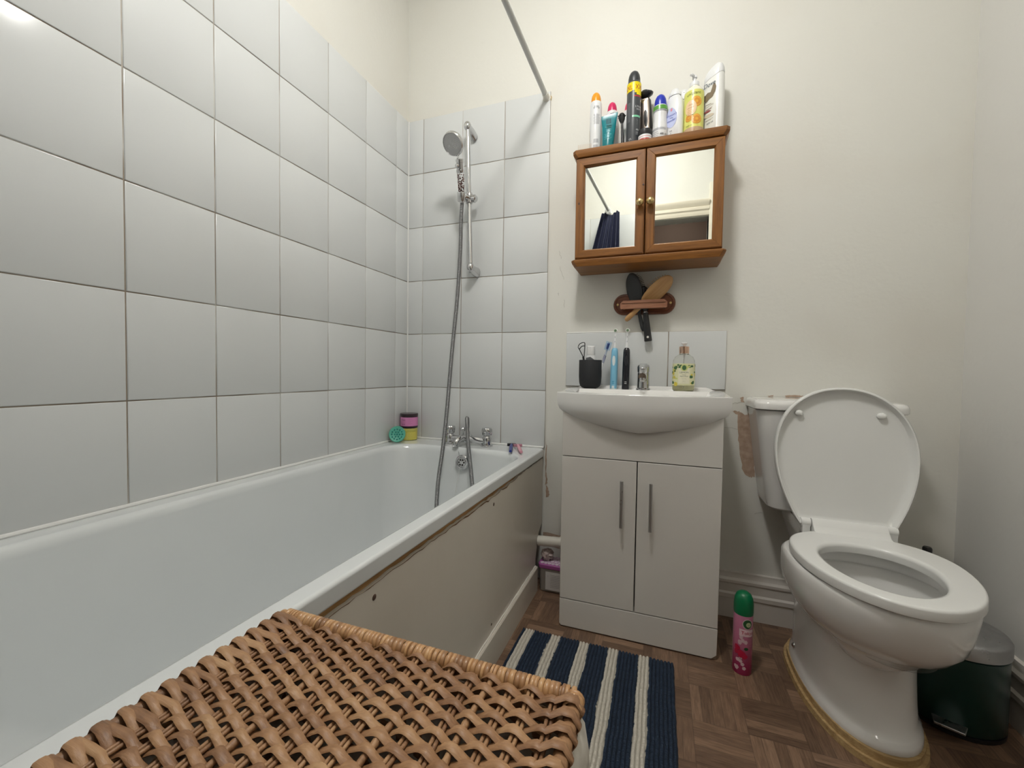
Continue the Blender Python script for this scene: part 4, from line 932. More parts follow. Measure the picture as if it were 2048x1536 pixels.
for z_, a_, b_ in ((0, 0.020, 0.002), (0.06, 0.019, 0.012), (0.118, 0.0175, 0.0165), (0.124, 0.014, 0.014)): rings.append([(a_*cos(2*pi*k/28), b_*sin(2*pi*k/28), z_) for k in range(28)])
m.loft(rings); obj('tube_body', m, P_wh, o, local=True, smooth=50)
m = MB(); m.M = T(0, 0, 0.1245) @ R(2, 'X'); m.lathe([(0.0155, 0), (0.0158, 0.002), (0.0155, 0.032), (0.014, 0.034)], 30); obj('cap', m, plas((0.84, 0.84, 0.84), 0.25), o, local=True)
m = MB()
V = [m.v(p) for p in ((-0.017, -0.0150, 0.112), (0.0, -0.0168, 0.1165), (0.0168, -0.0150, 0.105), (0.015, -0.0152, 0.095), (-0.017, -0.0150, 0.100))]; m.f(V); obj('printed_band', m, plas((0.16, 0.17, 0.18), 0.3), o, local=True, smooth=0)
o = thing('toothbrush', 'manual toothbrush with a clear blue head cover leaning right in the tumbler', 'toothbrush', (0.922, -0.080, ZB+0.007), (0, 17, 0))
m = MB(); m.tube([(0, 0, 0.0), (0, 0, 0.06), (0, 0, 0.100), (0, 0, 0.128)], [0.005, 0.0058, 0.0055, 0.0042], 14); obj('handle', m, P_wh, o, local=True)
m = MB()
for k in range(7): m.M = T(0, 0, 0.098+0.0045*k) @ R(18, 'Y'); m.lathe([(0.0056, 0), (0.0058, 0.0008), (0.0056, 0.002)], 14)
obj('grip_ribs', m, plas((0.03, 0.06, 0.25)), o, local=True)
m = MB(); m.tube([(0, 0, 0.128), (0, 0, 0.150), (0, 0, 0.178)], [0.0040, 0.0034, 0.0050], 12); obj('neck', m, plas((0.62, 0.68, 0.76)), o, local=True)
m = MB()
for i in range(5):
    for j in range(3): m.tube([(-0.0035+0.0035*j, -0.004, 0.155+0.0045*i), (-0.0035+0.0035*j, -0.013, 0.155+0.0045*i)], 0.0016, 6)
obj('bristles', m, plas((0.02, 0.06, 0.42)), o, local=True, kind='stuff')
m = MB(); m.M = T(0, -0.004, 0.166); m.loft([[(p[0], p[1], z_) for p in rrect(0, 0, 0.011, 0.011, 0.004, 0)] for z_ in (-0.018, 0.016)]); obj('head_cover', m, glass('clear blue plastic', (0.62, 0.78, 0.95), ior=1.15), o, local=True)
def etooth(label, x, y, body, light, rz, black):
    o = thing('electric_toothbrush', label, 'electric toothbrush', (x, y, ZB), (0, 0.8, rz), 'electric toothbrushes on the basin')
    m = MB(); rings = []
    for z_, a_, b_ in ((0, 0.0125, 0.0125), (0.002, 0.0135, 0.0135), (0.10, 0.0135, 0.014), (0.14, 0.0125, 0.013), (0.150, 0.0115, 0.0115), (0.156, 0.008, 0.008), (0.158, 0.0055, 0.0055)):
        rings.append([(a_*math.copysign(abs(cos(q_))**0.85, cos(q_)), b_*math.copysign(abs(sin(q_))**0.85, sin(q_)), z_) for q_ in [2*pi*k/30 for k in range(30)]])
    m.loft(rings); obj('handle', m, body, o, local=True, smooth=50)
    m = MB(); m.lathe([(0.0132, -0.0001), (0.0138, 0.001), (0.0138, 0.011), (0.0137, 0.0115)] , 30); obj('base_ring', m, light, o, local=True)
    m = MB(); m.M = T(0, -0.0132, 0.108) @ R(90, 'X'); m.lathe([(0.0058, -0.001), (0.0058, 0.0010), (0.0045, 0.0016), (0.0001, 0.0017)], 22, sy=3.4)
    m.M = T(0, -0.0150, 0.130) @ R(90, 'X'); m.lathe([(0.0022, -0.001), (0.0022, 0.0004)], 12, mi=1); m.M = Matrix()
    for k in range(2): m.box(-0.004, 0.004, -0.0142, -0.013, 0.020+0.006*k, 0.0225+0.006*k, 2)
    obj('button_panel', m, [light, body, plas((0.05, 0.30, 0.50)) if not black else plas((0.55, 0.55, 0.55))], o, local=True)
    m = MB(); m.lathe([(0.0068, 0.1555), (0.0070, 0.162), (0.0058, 0.168), (0.0048, 0.175), (0.0036, 0.200), (0.0034, 0.213)], 20)
    m.tube([(0, 0, 0.212), (0.001, -0.001, 0.222)], [0.0034, 0.005], 12)
    m.M = T(0.0005, 0.004, 0.224) @ R(90, 'X'); m.lathe([(0.0055, -0.001), (0.0075, 0.001), (0.0075, 0.005), (0.006, 0.0065)], 24)
    m.M = Matrix(); m.box(-0.0006, 0.0006, -0.0046, -0.0030, 0.178, 0.184, 1); m.box(-0.0006, 0.0006, -0.0042, -0.0030, 0.196, 0.202, 1)
    b = obj('brush_head', m, [P_wh, plas((0.08, 0.12, 0.2))], o, local=True)
    m = MB(); m.M = T(0.0005, -0.0024, 0.224) @ R(90, 'X'); m.lathe([(0.0042, 0), (0.0050, 0.0035), (0.0040, 0.0045), (0.0001, 0.0046)], 18, mi=0); m.lathe([(0.0062, -0.001), (0.0066, 0.003), (0.0055, 0.0032)], 20, mi=1)
    for v in m.bm.verts: v.co.x -= 0.0; 
    obj('bristle_disc', m, [plas((0.14, 0.22, 0.13)), plas((0.80, 0.82, 0.74))], b, local=True)
etooth('pale blue electric toothbrush standing beside the black tumbler', 0.9935, -0.080, plas((0.22, 0.52, 0.72), 0.3), plas((0.72, 0.78, 0.80), 0.3), -4, False)
etooth('black electric toothbrush standing left of the basin tap', 1.0385, -0.085, plas((0.012, 0.013, 0.018), 0.25), plas((0.018, 0.019, 0.024), 0.3), 3, True)
sp = thing('soap_dispenser', 'clear pump bottle of lemon hand wash on the right of the basin', 'soap bottle', (1.243, -0.095, ZB))
r = 0.0375
m = MB(); m.lathe([(r*0.86, 0), (r*0.97, 0.003), (r, 0.010), (r, 0.098), (r*0.97, 0.110), (r*0.82, 0.122), (r*0.55, 0.130), (r*0.42, 0.133), (r*0.42, 0.137)], 44)
obj('bottle', m, glass('clear bottle', (0.97, 0.97, 0.93), ior=1.18), sp, local=True, smooth=60)
m = MB(); m.lathe([(r*0.80, 0.003), (r*0.91, 0.006), (r*0.94, 0.012), (r*0.94, 0.094), (r*0.93, 0.095)], 44)
obj('soap', m, glass('pale lemon liquid', (0.93, 0.90, 0.62), ior=1.12, rough=0.05, tr=0.75), sp, local=True, smooth=60)
m = MB(); m.patch(r, -2.9, 2.9, 0.020, 0.098, mi=0, n=44, eps=0.0005)
rnd = random.Random(21)
for k in range(46):
    a = rnd.uniform(-1.5, 1.5); z_ = rnd.uniform(0.024, 0.094)
    if abs(a) < 0.62 and z_ < 0.082: continue
    kind_ = rnd.choice((2, 2, 3, 4)); q_ = rnd.uniform(0.5, 1.0)
    m.blob(r, r*a, z_, 0.0085*q_ if kind_ != 4 else 0.010*q_, 0.0055*q_ if kind_ != 3 else 0.008*q_, mi=kind_, n=10, eps=0.0007+0.00001*k)
m.patch(r, -0.50, 0.50, 0.026, 0.082, mi=1, n=12, eps=0.0014)
m.blob(r, 0, 0.083, 0.012, 0.012, mi=4, n=18, eps=0.0017); m.blob(r, 0, 0.083, 0.007, 0.009, mi=2, n=10, eps=0.0019)
m.text('LEMON', 0.0082, R0=r, z=0.066, mi=5, eps=0.0020, sx=1.05); m.text('Luxury', 0.0046, R0=r, z=0.058, mi=5, eps=0.0020); m.text('Hand Wash', 0.0056, R0=r, z=0.0525, mi=5, eps=0.0020)
m.text('Energising', 0.0036, R0=r, z=0.044, mi=6, eps=0.0020); m.text('500ml', 0.0036, R0=r, z=0.035, mi=6, eps=0.0020)
obj('label', m, [plas((0.74, 0.73, 0.45), 0.5), plas((0.80, 0.77, 0.58), 0.5), plas((0.06, 0.15, 0.06), 0.5), plas((0.72, 0.60, 0.08), 0.5), plas((0.62, 0.66, 0.25), 0.5), plas((0.10, 0.14, 0.10), 0.5), plas((0.45, 0.45, 0.38), 0.5)], sp, local=True, smooth=0)
m = MB(); m.lathe([(0.0165, 0.135), (0.0170, 0.136), (0.0170, 0.159), (0.0160, 0.160)], 30); obj('collar', m, NT('rose gold').p(Base_Color=(0.78, 0.53, 0.40), Metallic=1.0, Roughness=0.2), sp, local=True)
m = MB(); m.lathe([(0.0045, 0.159), (0.0045, 0.168), (0.0105, 0.1695), (0.0115, 0.173), (0.008, 0.1755), (0.001, 0.176)], 22); m.tube([(0, 0, 0.172), (0.004, 0.020, 0.172), (0.006, 0.028, 0.168)], [0.005, 0.004, 0.003], 10)
m.tube([(0, 0, 0.135), (0, 0, 0.118), (0, 0.003, 0.012)], [0.005, 0.0022, 0.0022], 10); obj('pump', m, P_wh, sp, local=True)

# ------------------------------------------------------------------ jars, scrubber and razors on the bath rim
ZR = 0.5728
def jar(name, label, x, y, z, r, h, body, lid, deco=None, mats=()):
    o = thing(name, label, 'jar', (x, y, z)); m = MB(); m.lathe([(r*0.9, 0), (r, 0.003), (r, h*0.74), (r*0.96, h*0.76)], 34); obj('jar', m, body, o, local=True)
    m = MB(); m.lathe([(r*1.0, h*0.765), (r*1.02, h*0.78), (r*1.02, h*0.985), (r*0.99, h)], 34); obj('lid', m, lid, o, local=True)
    if deco: m = MB(); deco(m, r, h); obj('printing', m, list(mats), o, local=True, smooth=0)
def j1(m, r, h):
    lines(m, r, -0.1, h*0.62, 9, 1.0, 0.0035, 0.0008, 0, 5)
jar('scrub_jar', 'squat yellow jar under the pink jar in the far corner of the bath rim', 0.052, -0.055, ZR, 0.038, 0.055, plas((0.68, 0.60, 0.12), 0.4), plas((0.60, 0.56, 0.14), 0.4), j1, (plas((0.75, 0.70, 0.40)),))
o = thing('scrub_jar', 'dark jar with a pink label stacked on the yellow jar in the bath corner', 'jar', (0.051, -0.053, ZR+0.0552))
r = 0.040
m = MB(); m.lathe([(r*0.9, 0), (r, 0.003), (r, 0.052), (r*0.96, 0.054)], 36); obj('jar', m, plas((0.025, 0.012, 0.022), 0.3), o, local=True)
m = MB(); m.lathe([(r, 0.0545), (r*1.02, 0.056), (r*1.02, 0.067), (r*0.99, 0.068)], 36); obj('lid', m, plas((0.04, 0.022, 0.028), 0.3), o, local=True)
m = MB(); m.patch(r, -2.6, 2.6, 0.011, 0.052, mi=0, n=40); m.text('Frank', 0.009, R0=r, a0=-0.10, z=0.040, mi=1, eps=0.001); lines(m, r, 0.75, 0.045, 8, 0.38, 0.0036, 0.0010, 1, 7); m.text('o o', 0.011, R0=r, a0=-0.1, z=0.020, mi=1, eps=0.001)
obj('label', m, [plas((0.70, 0.25, 0.50), 0.4), plas((0.16, 0.03, 0.10))], o, local=True, smooth=0)
o = thing('silicone_scrubber', 'round turquoise silicone body scrubber propped against the yellow jar', 'scrubber', (0.053, -0.150, ZR+0.0372), (0, 0, 0))
o.rotation_euler = (R(30, 'Z') @ R(74, 'X')).to_euler()
m = MB(); m.lathe([(0.030, -0.014), (0.036, -0.008), (0.037, 0.002), (0.034, 0.006), (0.031, 0.0035), (0.0005, 0.003)], 44); obj('pad', m, plas((0.13, 0.50, 0.38), 0.45), o, local=True, smooth=50)
m = MB()
pts_ = [(0, 0)]+[(0.0115*cos(pi/3*k), 0.0115*sin(pi/3*k)) for k in range(6)]+[(0.023*cos(pi/6*k), 0.023*sin(pi/6*k)) for k in range(12)]
for x_, y_ in pts_: m.M = T(x_, y_, 0.003); m.lathe([(0.0042, 0), (0.0036, 0.0005), (0.0030, 0.005), (0.0012, 0.006)], 12)
obj('nubs', m, plas((0.02, 0.30, 0.25), 0.45), o, local=True)
def razor(label, x, y, rz, col, head):
    o = thing('razor', label, 'razor', (x, y, ZR+0.001), (0, 0, rz), 'disposable razors on the bath rim')
    m = MB(); pth, rr = smooth_path([(0, 0.058, 0.012), (0, 0.035, 0.012), (0, -0.01, 0.0085), (0, -0.075, 0.0070)], 5, [0.003, 0.0055, 0.0072, 0.0055]); m.tube(pth, rr, 14, flat=(0.85, 1.1)); obj('handle', m, col, o, local=True)
    m = MB(); m.box(-0.019, 0.019, 0.055, 0.068, 0.003, 0.015); obj('blade_head', m, head, o, local=True, bevel=0.002)
razor('blue and black disposable razor on the bath rim by the tap', 0.582, -0.100, 18, plas((0.015, 0.035, 0.24), 0.3), M_black)
razor('pink disposable razor beside the blue one near the rim corner', 0.619, -0.102, 25, plas((0.72, 0.33, 0.40), 0.3), plas((0.45, 0.20, 0.26), 0.3))

# ------------------------------------------------------------------ between bath and vanity
m = MB(); m.tube([(0.700, -0.075, 0.196), (0.7, -0.075, 0.196), (0.8455, -0.075, 0.206)], 0.0205, 26); m.tube([(0.793, -0.075, 0.2025), (0.7935, -0.075, 0.2025), (0.8455, -0.075, 0.206)], 0.0235, 26)
tag(obj('waste_pipe', m, simple('off-white plastic pipe', (0.72, 0.69, 0.62), 0.4), smooth=40, at=(0.77, -0.075, 0.196)), 'white plastic waste pipe running from the bath panel to the vanity cupboard', 'pipe')
bx = thing('storage_tub', 'clear plastic tub with a purple honeycomb lid on the floor beside the vanity', 'tub', (0.776, -0.0665, 0))
m = MB()
def bxr(g, z): return rrect(0.7765, -0.0665, 0.065-g, 0.0385-g, 0.016, z)
m.loft([bxr(0.006, 0.001), bxr(0.003, 0.004), bxr(0.0, 0.098), bxr(0.002, 0.098), bxr(0.005, 0.006)])
obj('box', m, simple('cloudy plastic', (0.42, 0.38, 0.34), 0.25, Transmission_Weight=0.35), bx, smooth=40)
m = MB(); m.loft([bxr(0.006, 0.0062), bxr(0.004, 0.05), bxr(0.0045, 0.056)]); obj('contents', m, simple('dark granules', (0.11, 0.09, 0.07), 0.9, bump=0.5, bscale=300), bx)
m = MB(); m.loft([bxr(-0.002, 0.0985), bxr(-0.003, 0.101), bxr(-0.003, 0.113), bxr(0.0, 0.116), bxr(0.004, 0.116)]); obj('lid', m, plas((0.40, 0.10, 0.34), 0.35), bx, smooth=40)
m = MB()
for j in range(4):
    for i in range(8):
        cx_, cy_ = 0.724+0.0155*i+0.0077*(j % 2), -0.094+0.018*j
        if cx_ < 0.832: m.prism([(cx_+0.0080*cos(pi/3*k+pi/6), cy_+0.0098*sin(pi/3*k+pi/6)) for k in range(6)], 0.1158, 0.1170, ax='z')
obj('lid_cells', m, plas((0.74, 0.62, 0.72), 0.4), bx, label='pale honeycomb cells')
m = MB(); m.box(0.742, 0.836, -0.1062, -0.1052, 0.012, 0.086); m.text('i', 0.012, 0.752, 0.070, mi=1, y=-0.1062)
for k in range(8): m.box(0.762, 0.826-0.006*(k % 3), -0.1066, -0.1061, 0.074-0.007*k, 0.0748-0.007*k, 1)
obj('sticker', m, [plas((0.58, 0.56, 0.54), 0.5), plas((0.22, 0.2, 0.2))], bx)
m = MB(); bmesh.ops.create_icosphere(m.bm, subdivisions=4, radius=1.0)
for v in m.bm.verts:
    d = v.co.normalized(); k = 1+0.30*noise.noise(d*2.6+Vector((3, 1, 2)))+0.12*noise.noise(d*7)
    v.co = Vector((0.737+0.026*d.x*k, -0.062+0.026*d.y*k, 0.1395+0.0225*max(d.z*k, -0.98)))
o = obj('crumpled_bag', m, simple('crumpled clear film', (0.62, 0.50, 0.47), 0.3, Transmission_Weight=0.25), smooth=50, at=(0.737, -0.062, 0.1175)); tag(o, 'crumpled clear plastic wrapper on the purple lid under the pipe', 'wrapper')

# ------------------------------------------------------------------ aerosol on the floor
ae = thing('air_freshener_can', 'pink air freshener spray can with a green top standing on the floor', 'spray can', (1.4195, -0.318, 0), (0, 0, -10))
r = 0.0262
t = NT('pink floral print'); sp_ = t.n('ShaderNodeSeparateXYZ', {0: t.obj()})
pf = t.ramp(t.math('DIVIDE', sp_.outputs[2], 0.2), (0.0, (0.36, 0.015, 0.10)), (0.14, (0.42, 0.03, 0.13)), (0.45, (0.52, 0.16, 0.27)), (0.9, (0.55, 0.20, 0.33)))
M_pink = t.p(Base_Color=pf, Roughness=0.3)
m = MB(); m.lathe([(r*0.94, 0), (r, 0.003), (r, 0.178), (r*0.97, 0.186)], 36); obj('can', m, M_pink, ae, local=True, smooth=50)
m = MB(); m.lathe([(r*1.0, 0.180), (r*1.03, 0.186), (r*1.02, 0.208), (r*0.95, 0.225), (r*0.75, 0.238), (r*0.42, 0.244), (0.001, 0.245)], 36)
obj('cap', m, plas((0.0, 0.15, 0.055), 0.35), ae, local=True, smooth=60)
m = MB(); m.M = T(0.003, -0.0120, 0.2335) @ R(42, 'X'); m.lathe([(0.0125, -0.003), (0.0120, 0.0015), (0.009, 0.0022), (0.007, 0.0008), (0.0005, 0.0005)], 26, sy=1.25); obj('button', m, plas((0.01, 0.30, 0.12), 0.35), ae, local=True, smooth=60)
m = MB(); m.patch(r, -1.75, -1.28, 0.020, 0.176, mi=0)
rnd = random.Random(31)
for k in range(9): m.blob(r, rnd.uniform(-0.018, 0.018), rnd.uniform(0.018, 0.055), 0.006, 0.0065, mi=1, n=11, fn=lambda a: 1-0.25*abs(sin(2.5*a)))
for k in range(5): m.blob(r, rnd.uniform(-0.012, 0.010), 0.105+rnd.uniform(-0.012, 0.012), 0.006, 0.0075, mi=1, n=11, fn=lambda a: 1-0.25*abs(sin(2.5*a)))
for a_, z_, q_ in ((-0.014, 0.082, 0.009), (-0.002, 0.066, 0.012), (0.006, 0.060, 0.009), (-0.016, 0.068, 0.007)): m.blob(r, a_, z_, q_, q_*1.1, mi=2, n=14, eps=0.0014, fn=lambda a: 1-0.2*abs(sin(1.5*a)))
m.blob(r, 0.010, 0.083, 0.006, 0.005, mi=3, n=7, eps=0.0012)
m.blob(r, 0.012, 0.158, 0.0135, 0.0150, mi=4, n=24, eps=0.001); m.blob(r, 0.012, 0.158, 0.0120, 0.0135, mi=3, n=24, eps=0.0014); m.blob(r, 0.014, 0.157, 0.0065, 0.0072, mi=5, n=20, eps=0.0021); m.text('air', 0.005, R0=r, a0=0.014/r, z=0.157, mi=3, eps=0.0030)
m.patch(r, -0.35, 1.15, 0.120, 0.141, mi=4, n=14, eps=0.0008); m.patch(r, -0.31, 1.1, 0.1215, 0.1395, mi=6, n=14, eps=0.0011); m.text('Tokyo', 0.0130, R0=r, a0=0.50, z=0.131, mi=2, eps=0.0016)
obj('printing', m, [plas((0.60, 0.40, 0.42)), plas((0.62, 0.42, 0.46)), plas((0.45, 0.01, 0.05)), plas((0.02, 0.09, 0.03)), plas((0.70, 0.62, 0.62)), plas((0.48, 0.55, 0.30)), plas((0.74, 0.52, 0.57))], ae, local=True, smooth=0)

# ------------------------------------------------------------------ bath mat
t = NT('tufted cotton mat'); at_ = t.n('ShaderNodeAttribute', attribute_name='stripe')
nn = t.noise(150, 3)
navy = t.mix(t.math('MULTIPLY', t.noise(60, 2), 1.0), (0.015, 0.031, 0.062), (0.008, 0.017, 0.034))
wht = t.mix(nn, (0.62, 0.59, 0.52), (0.46, 0.43, 0.37))
M_mat = t.p(Base_Color=t.mix(at_.outputs['Fac'], navy, wht), Roughness=0.95)
m = MB(); MX0, MX1, MY0, MY1 = 0.733, 1.2255, -1.16, -0.372
RIB = 0.0105; nx = 47*8; ny = 420
wv = [random.Random(77).uniform(-1, 1) for _ in range(400)]
def stripe_at(x, y):
    xr_ = x + 0.0035*noise.noise(Vector((x*0+y*9, int(x*10.6)*3.1, 0))) + 0.0016*noise.noise(Vector((y*70, x*30, 5)))
    for c in (0.7615, 0.853, 0.951, 1.0435, 1.138):
        if abs(xr_-c) < 0.0162: return 1.0
    return 0.0
rows = []; col_vals = []
for j in range(ny+1):
    y = MY0+(MY1-MY0)*j/ny; row = []
    for i in range(nx+1):
        x = MX0+(MX1-MX0)*i/nx; rib = (i/8.0); ri = int(rib)
        ex = min(x-MX0, MX1-x, y-MY0, MY1-y); ed = max(0.0, min(1.0, ex/0.006))**0.5
        a = abs(sin(pi*rib)); ph = y/0.0068+wv[ri % 400]*3
        b = abs(sin(pi*ph)); h = 0.005+0.0075*(a**0.6)*(0.55+0.45*b**0.7)+0.0016*noise.noise(Vector((x*60, y*60, 1)))
        cr = 0.014; dx_ = max(0, cr-min(x-MX0, MX1-x)); dy_ = max(0, cr-min(y-MY0, MY1-y))
        yy = y; xx = x
        if dx_ > 0 and dy_ > 0:
            q_ = sqrt(dx_*dx_+dy_*dy_); k_ = min(1, cr/max(q_, 1e-6)) if q_ > cr else 1
            sxn = 1 if x < (MX0+MX1)/2 else -1; syn = 1 if y < (MY0+MY1)/2 else -1
            xx = x+sxn*dx_*(1-k_); yy = y+syn*dy_*(1-k_)
        wob = 0.0022*noise.noise(Vector((yy*14, 3, 0)))+0.0015*noise.noise(Vector((yy*55, ri, 0)))
        yo = 0.003*noise.noise(Vector((ri*0.6, 9, 0))) if (j < 4 or j > ny-4) else 0
        row.append(m.v((xx+wob, yy+yo, 0.0012+h*ed))); col_vals.append(stripe_at(x, y))
    rows.append(row)
for j in range(ny):
    for i in range(nx): m.f([rows[j][i], rows[j][i+1], rows[j+1][i+1], rows[j+1][i]])
# backing down to the floor
edge = [rows[0][i] for i in range(nx+1)]+[rows[j][nx] for j in range(1, ny+1)]+[rows[ny][i] for i in range(nx-1, -1, -1)]+[rows[j][0] for j in range(ny-1, 0, -1)]
low = [m.bm.verts.new((v.co.x, v.co.y, 0.0002)) for v in edge]
for i in range(len(edge)): m.f([edge[i], low[i], low[(i+1) % len(low)], edge[(i+1) % len(low)]])
m.f(low); n_low = len(low)
mt = obj('bath_mat', m, M_mat, smooth=60, at=(0.98, -0.77, 0))
at = mt.data.attributes.new('stripe', 'FLOAT', 'POINT'); at.data.foreach_set('value', col_vals+[0.0]*n_low)
tag(mt, 'tufted bath mat with navy and cream stripes on the parquet floor', 'bath mat')

# ------------------------------------------------------------------ toilet
TX = 1.686
to = thing('toilet', 'white close-coupled toilet with its seat lid raised on a wooden plinth', 'toilet', (TX, -0.35, 0))
m = MB()
def foot(g, z): return egg(TX, -0.120+g, -0.560-g, 0.122+g, z, nb=3.2, nf=2.2, wide=0.40)
m.loft([foot(0.012, 0.0005), foot(0.011, 0.016), foot(0.004, 0.0165), foot(0.004, 0.034)])
obj('wooden_plinth', m, wood('raw plywood', (0.52, 0.37, 0.18), (0.30, 0.18, 0.075), 'x', 0.7, coat=0), to, smooth=25, label='raw sawn plywood plinth')
m = MB()
E_ = lambda yb, yf, hw, z, nb=3.0, nf=2.15, wd=0.45: egg(TX, yb, yf, hw, z, nb=nb, nf=nf, wide=wd)
def rotz(ring, deg, cx=TX, cy=-0.28):
    c_, s_ = cos(radians(deg)), sin(radians(deg)); return [(cx+(x-cx)*c_-(y-cy)*s_, cy+(x-cx)*s_+(y-cy)*c_, z) for x, y, z in ring]
rings = [E_(-0.125, -0.556, 0.124, 0.0345, wd=0.42), E_(-0.124, -0.558, 0.123, 0.040, wd=0.42), E_(-0.125, -0.556, 0.122, 0.050, wd=0.42), E_(-0.129, -0.546, 0.119, 0.058, wd=0.42), E_(-0.132, -0.535, 0.1165, 0.072, wd=0.43), E_(-0.135, -0.525, 0.1165, 0.11, wd=0.44), E_(-0.138, -0.516, 0.1165, 0.16, wd=0.45),
         E_(-0.140, -0.512, 0.1165, 0.20, wd=0.46), E_(-0.143, -0.514, 0.118, 0.225, wd=0.46), E_(-0.148, -0.524, 0.121, 0.240, wd=0.46), E_(-0.155, -0.548, 0.128, 0.252, wd=0.45), E_(-0.165, -0.585, 0.140, 0.266, wd=0.44), E_(-0.180, -0.628, 0.156, 0.290, wd=0.42), E_(-0.200, -0.656, 0.170, 0.320, wd=0.41), E_(-0.222, -0.675, 0.177, 0.355, nf=2.05, wd=0.40),
         E_(-0.243, -0.684, 0.180, 0.388, nf=2.0, wd=0.39), E_(-0.256, -0.687, 0.181, 0.407, nf=1.98, wd=0.38), E_(-0.262, -0.685, 0.180, 0.416, nb=2.5, nf=1.97, wd=0.37), E_(-0.268, -0.681, 0.176, 0.4215, nb=2.4, nf=1.97, wd=0.37),
         E_(-0.345, -0.652, 0.132, 0.4215, nb=2.3, nf=2.0, wd=0.40), E_(-0.350, -0.652, 0.127, 0.417, nb=2.3, nf=2.0, wd=0.40), E_(-0.348, -0.654, 0.129, 0.395, nb=2.3, nf=2.0, wd=0.40), E_(-0.335, -0.655, 0.137, 0.385, nb=2.3, nf=2.0, wd=0.40), E_(-0.338, -0.650, 0.134, 0.365, nb=2.3, nf=2.0, wd=0.40), E_(-0.36, -0.615, 0.115, 0.31, nb=2.3), E_(-0.38, -0.58, 0.088, 0.25, nb=2.2), E_(-0.40, -0.525, 0.062, 0.21, nb=2.2), E_(-0.42, -0.49, 0.03, 0.19, nb=2.2)]
rings = [rotz(r_, -3.2*max(0, min(1, (r_[0][2]-0.2)/0.15)) if i < 20 else -3.4) for i, r_ in enumerate(rings)]
m.loft(rings); obj('pan', m, M_ceramic, to, smooth=50)
m = MB(); m.loft([E_(-0.37, -0.60, 0.095, 0.262, nb=2.2), E_(-0.37, -0.60, 0.095, 0.2625, nb=2.2)]); obj('water', m, glass('water', (0.93, 0.95, 0.95), ior=1.33), to)
# cistern
TC = 1.667
m = MB()
def cr_(hw, yf, z, r=0.045, ya=-0.0015):
    P = []
    for x, y in ((TC+hw, ya), (TC-hw, ya)): P.append((x, y, z))
    n_ = 9
    for i in range(n_): a = pi/2*i/(n_-1); P.append((TC-hw+r-r*cos(a), yf+r-r*sin(a), z))
    for i in range(1, 10): u_ = -1+2*i/10; P.append((TC+(hw-r)*u_, yf-0.008*(1-u_*u_), z))
    for i in range(n_): a = pi/2*(1-i/(n_-1)); P.append((TC+hw-r+r*cos(a), yf+r-r*sin(a), z))
    return P
m.loft([cr_(0.135, -0.135, 0.4535), cr_(0.148, -0.152, 0.4555), cr_(0.156, -0.162, 0.464), cr_(0.160, -0.165, 0.49), cr_(0.178, -0.171, 0.62), cr_(0.192, -0.176, 0.74), cr_(0.1985, -0.178, 0.786)])
cs = obj('cistern', m, M_ceramic, to, smooth=40)
m = MB(); m.loft([cr_(0.203, -0.184, 0.7885), cr_(0.2055, -0.1865, 0.791), cr_(0.2055, -0.1865, 0.806), cr_(0.202, -0.183, 0.816), cr_(0.190, -0.172, 0.8215), cr_(0.10, -0.10, 0.8235, 0.02)]); obj('cistern_lid', m, M_ceramic, to, smooth=50, wn=True)
m = MB(); m.M = T(TC, -0.09, 0.823); m.lathe([(0.024, 0), (0.024, 0.003), (0.018, 0.005), (0.001, 0.0055)], 26); obj('flush_button', m, M_chrome, to)
m = MB(); m.loft([rrect(TX-0.006, (ya+yb_)/2, hx_, (yb_-ya)/2, 0.03, z_) for ya, yb_, hx_, z_ in ((-0.30, -0.135, 0.06, 0.17), (-0.30, -0.11, 0.07, 0.26), (-0.31, -0.06, 0.088, 0.35), (-0.32, -0.025, 0.103, 0.41), (-0.32, -0.018, 0.106, 0.428), (-0.245, -0.018, 0.106, 0.448), (-0.243, -0.02, 0.103, 0.4525))])
obj('rear_shelf', m, M_ceramic, to, smooth=50)
# seat ring
m = MB()
O_ = lambda g, z: rotz([(x+0.006, y, z_) for x, y, z_ in E_(-0.283-g, -0.697+g, 0.1755-g, z, nb=2.25, nf=1.98, wd=0.38)], -3.8)
I_ = lambda g, z: rotz(E_(-0.370+g, -0.645-g, 0.112+g, z, nb=2.1, nf=1.95, wd=0.42), -4.2)
m.loft([O_(0.003, 0.4240), O_(0, 0.427), O_(0, 0.4435), O_(0.0018, 0.4475), O_(0.006, 0.4495), I_(0.010, 0.4490), I_(0.003, 0.4465), I_(0.0, 0.439), I_(0.002, 0.4240)], loop=True)
obj('seat', m, M_seat, to, smooth=50, wn=True)
m = MB()
prof = [(-0.318, 0.4475), (-0.302, 0.4525), (-0.290, 0.463), (-0.281, 0.476), (-0.272, 0.480), (-0.262, 0.475), (-0.256, 0.462), (-0.256, 0.4245), (-0.318, 0.4245)]
m.loft([[(x, y, z) for y, z in prof] for x in (1.597, 1.778)]); obj('seat_hinge_block', m, M_seat, to, smooth=35, bevel=0.0015)
for x0, x1 in ((1.572, 1.5958), (1.7792, 1.803)):
    m = MB(); m.tube([(x0, -0.2665, 0.4635), (x1, -0.2665, 0.4635)], 0.0135, 24); m.box(x0+0.002, x1-0.002, -0.279, -0.256, 0.4215, 0.4635)
    obj('hinge', m, M_seat, to, smooth=40, bevel=0.0008)
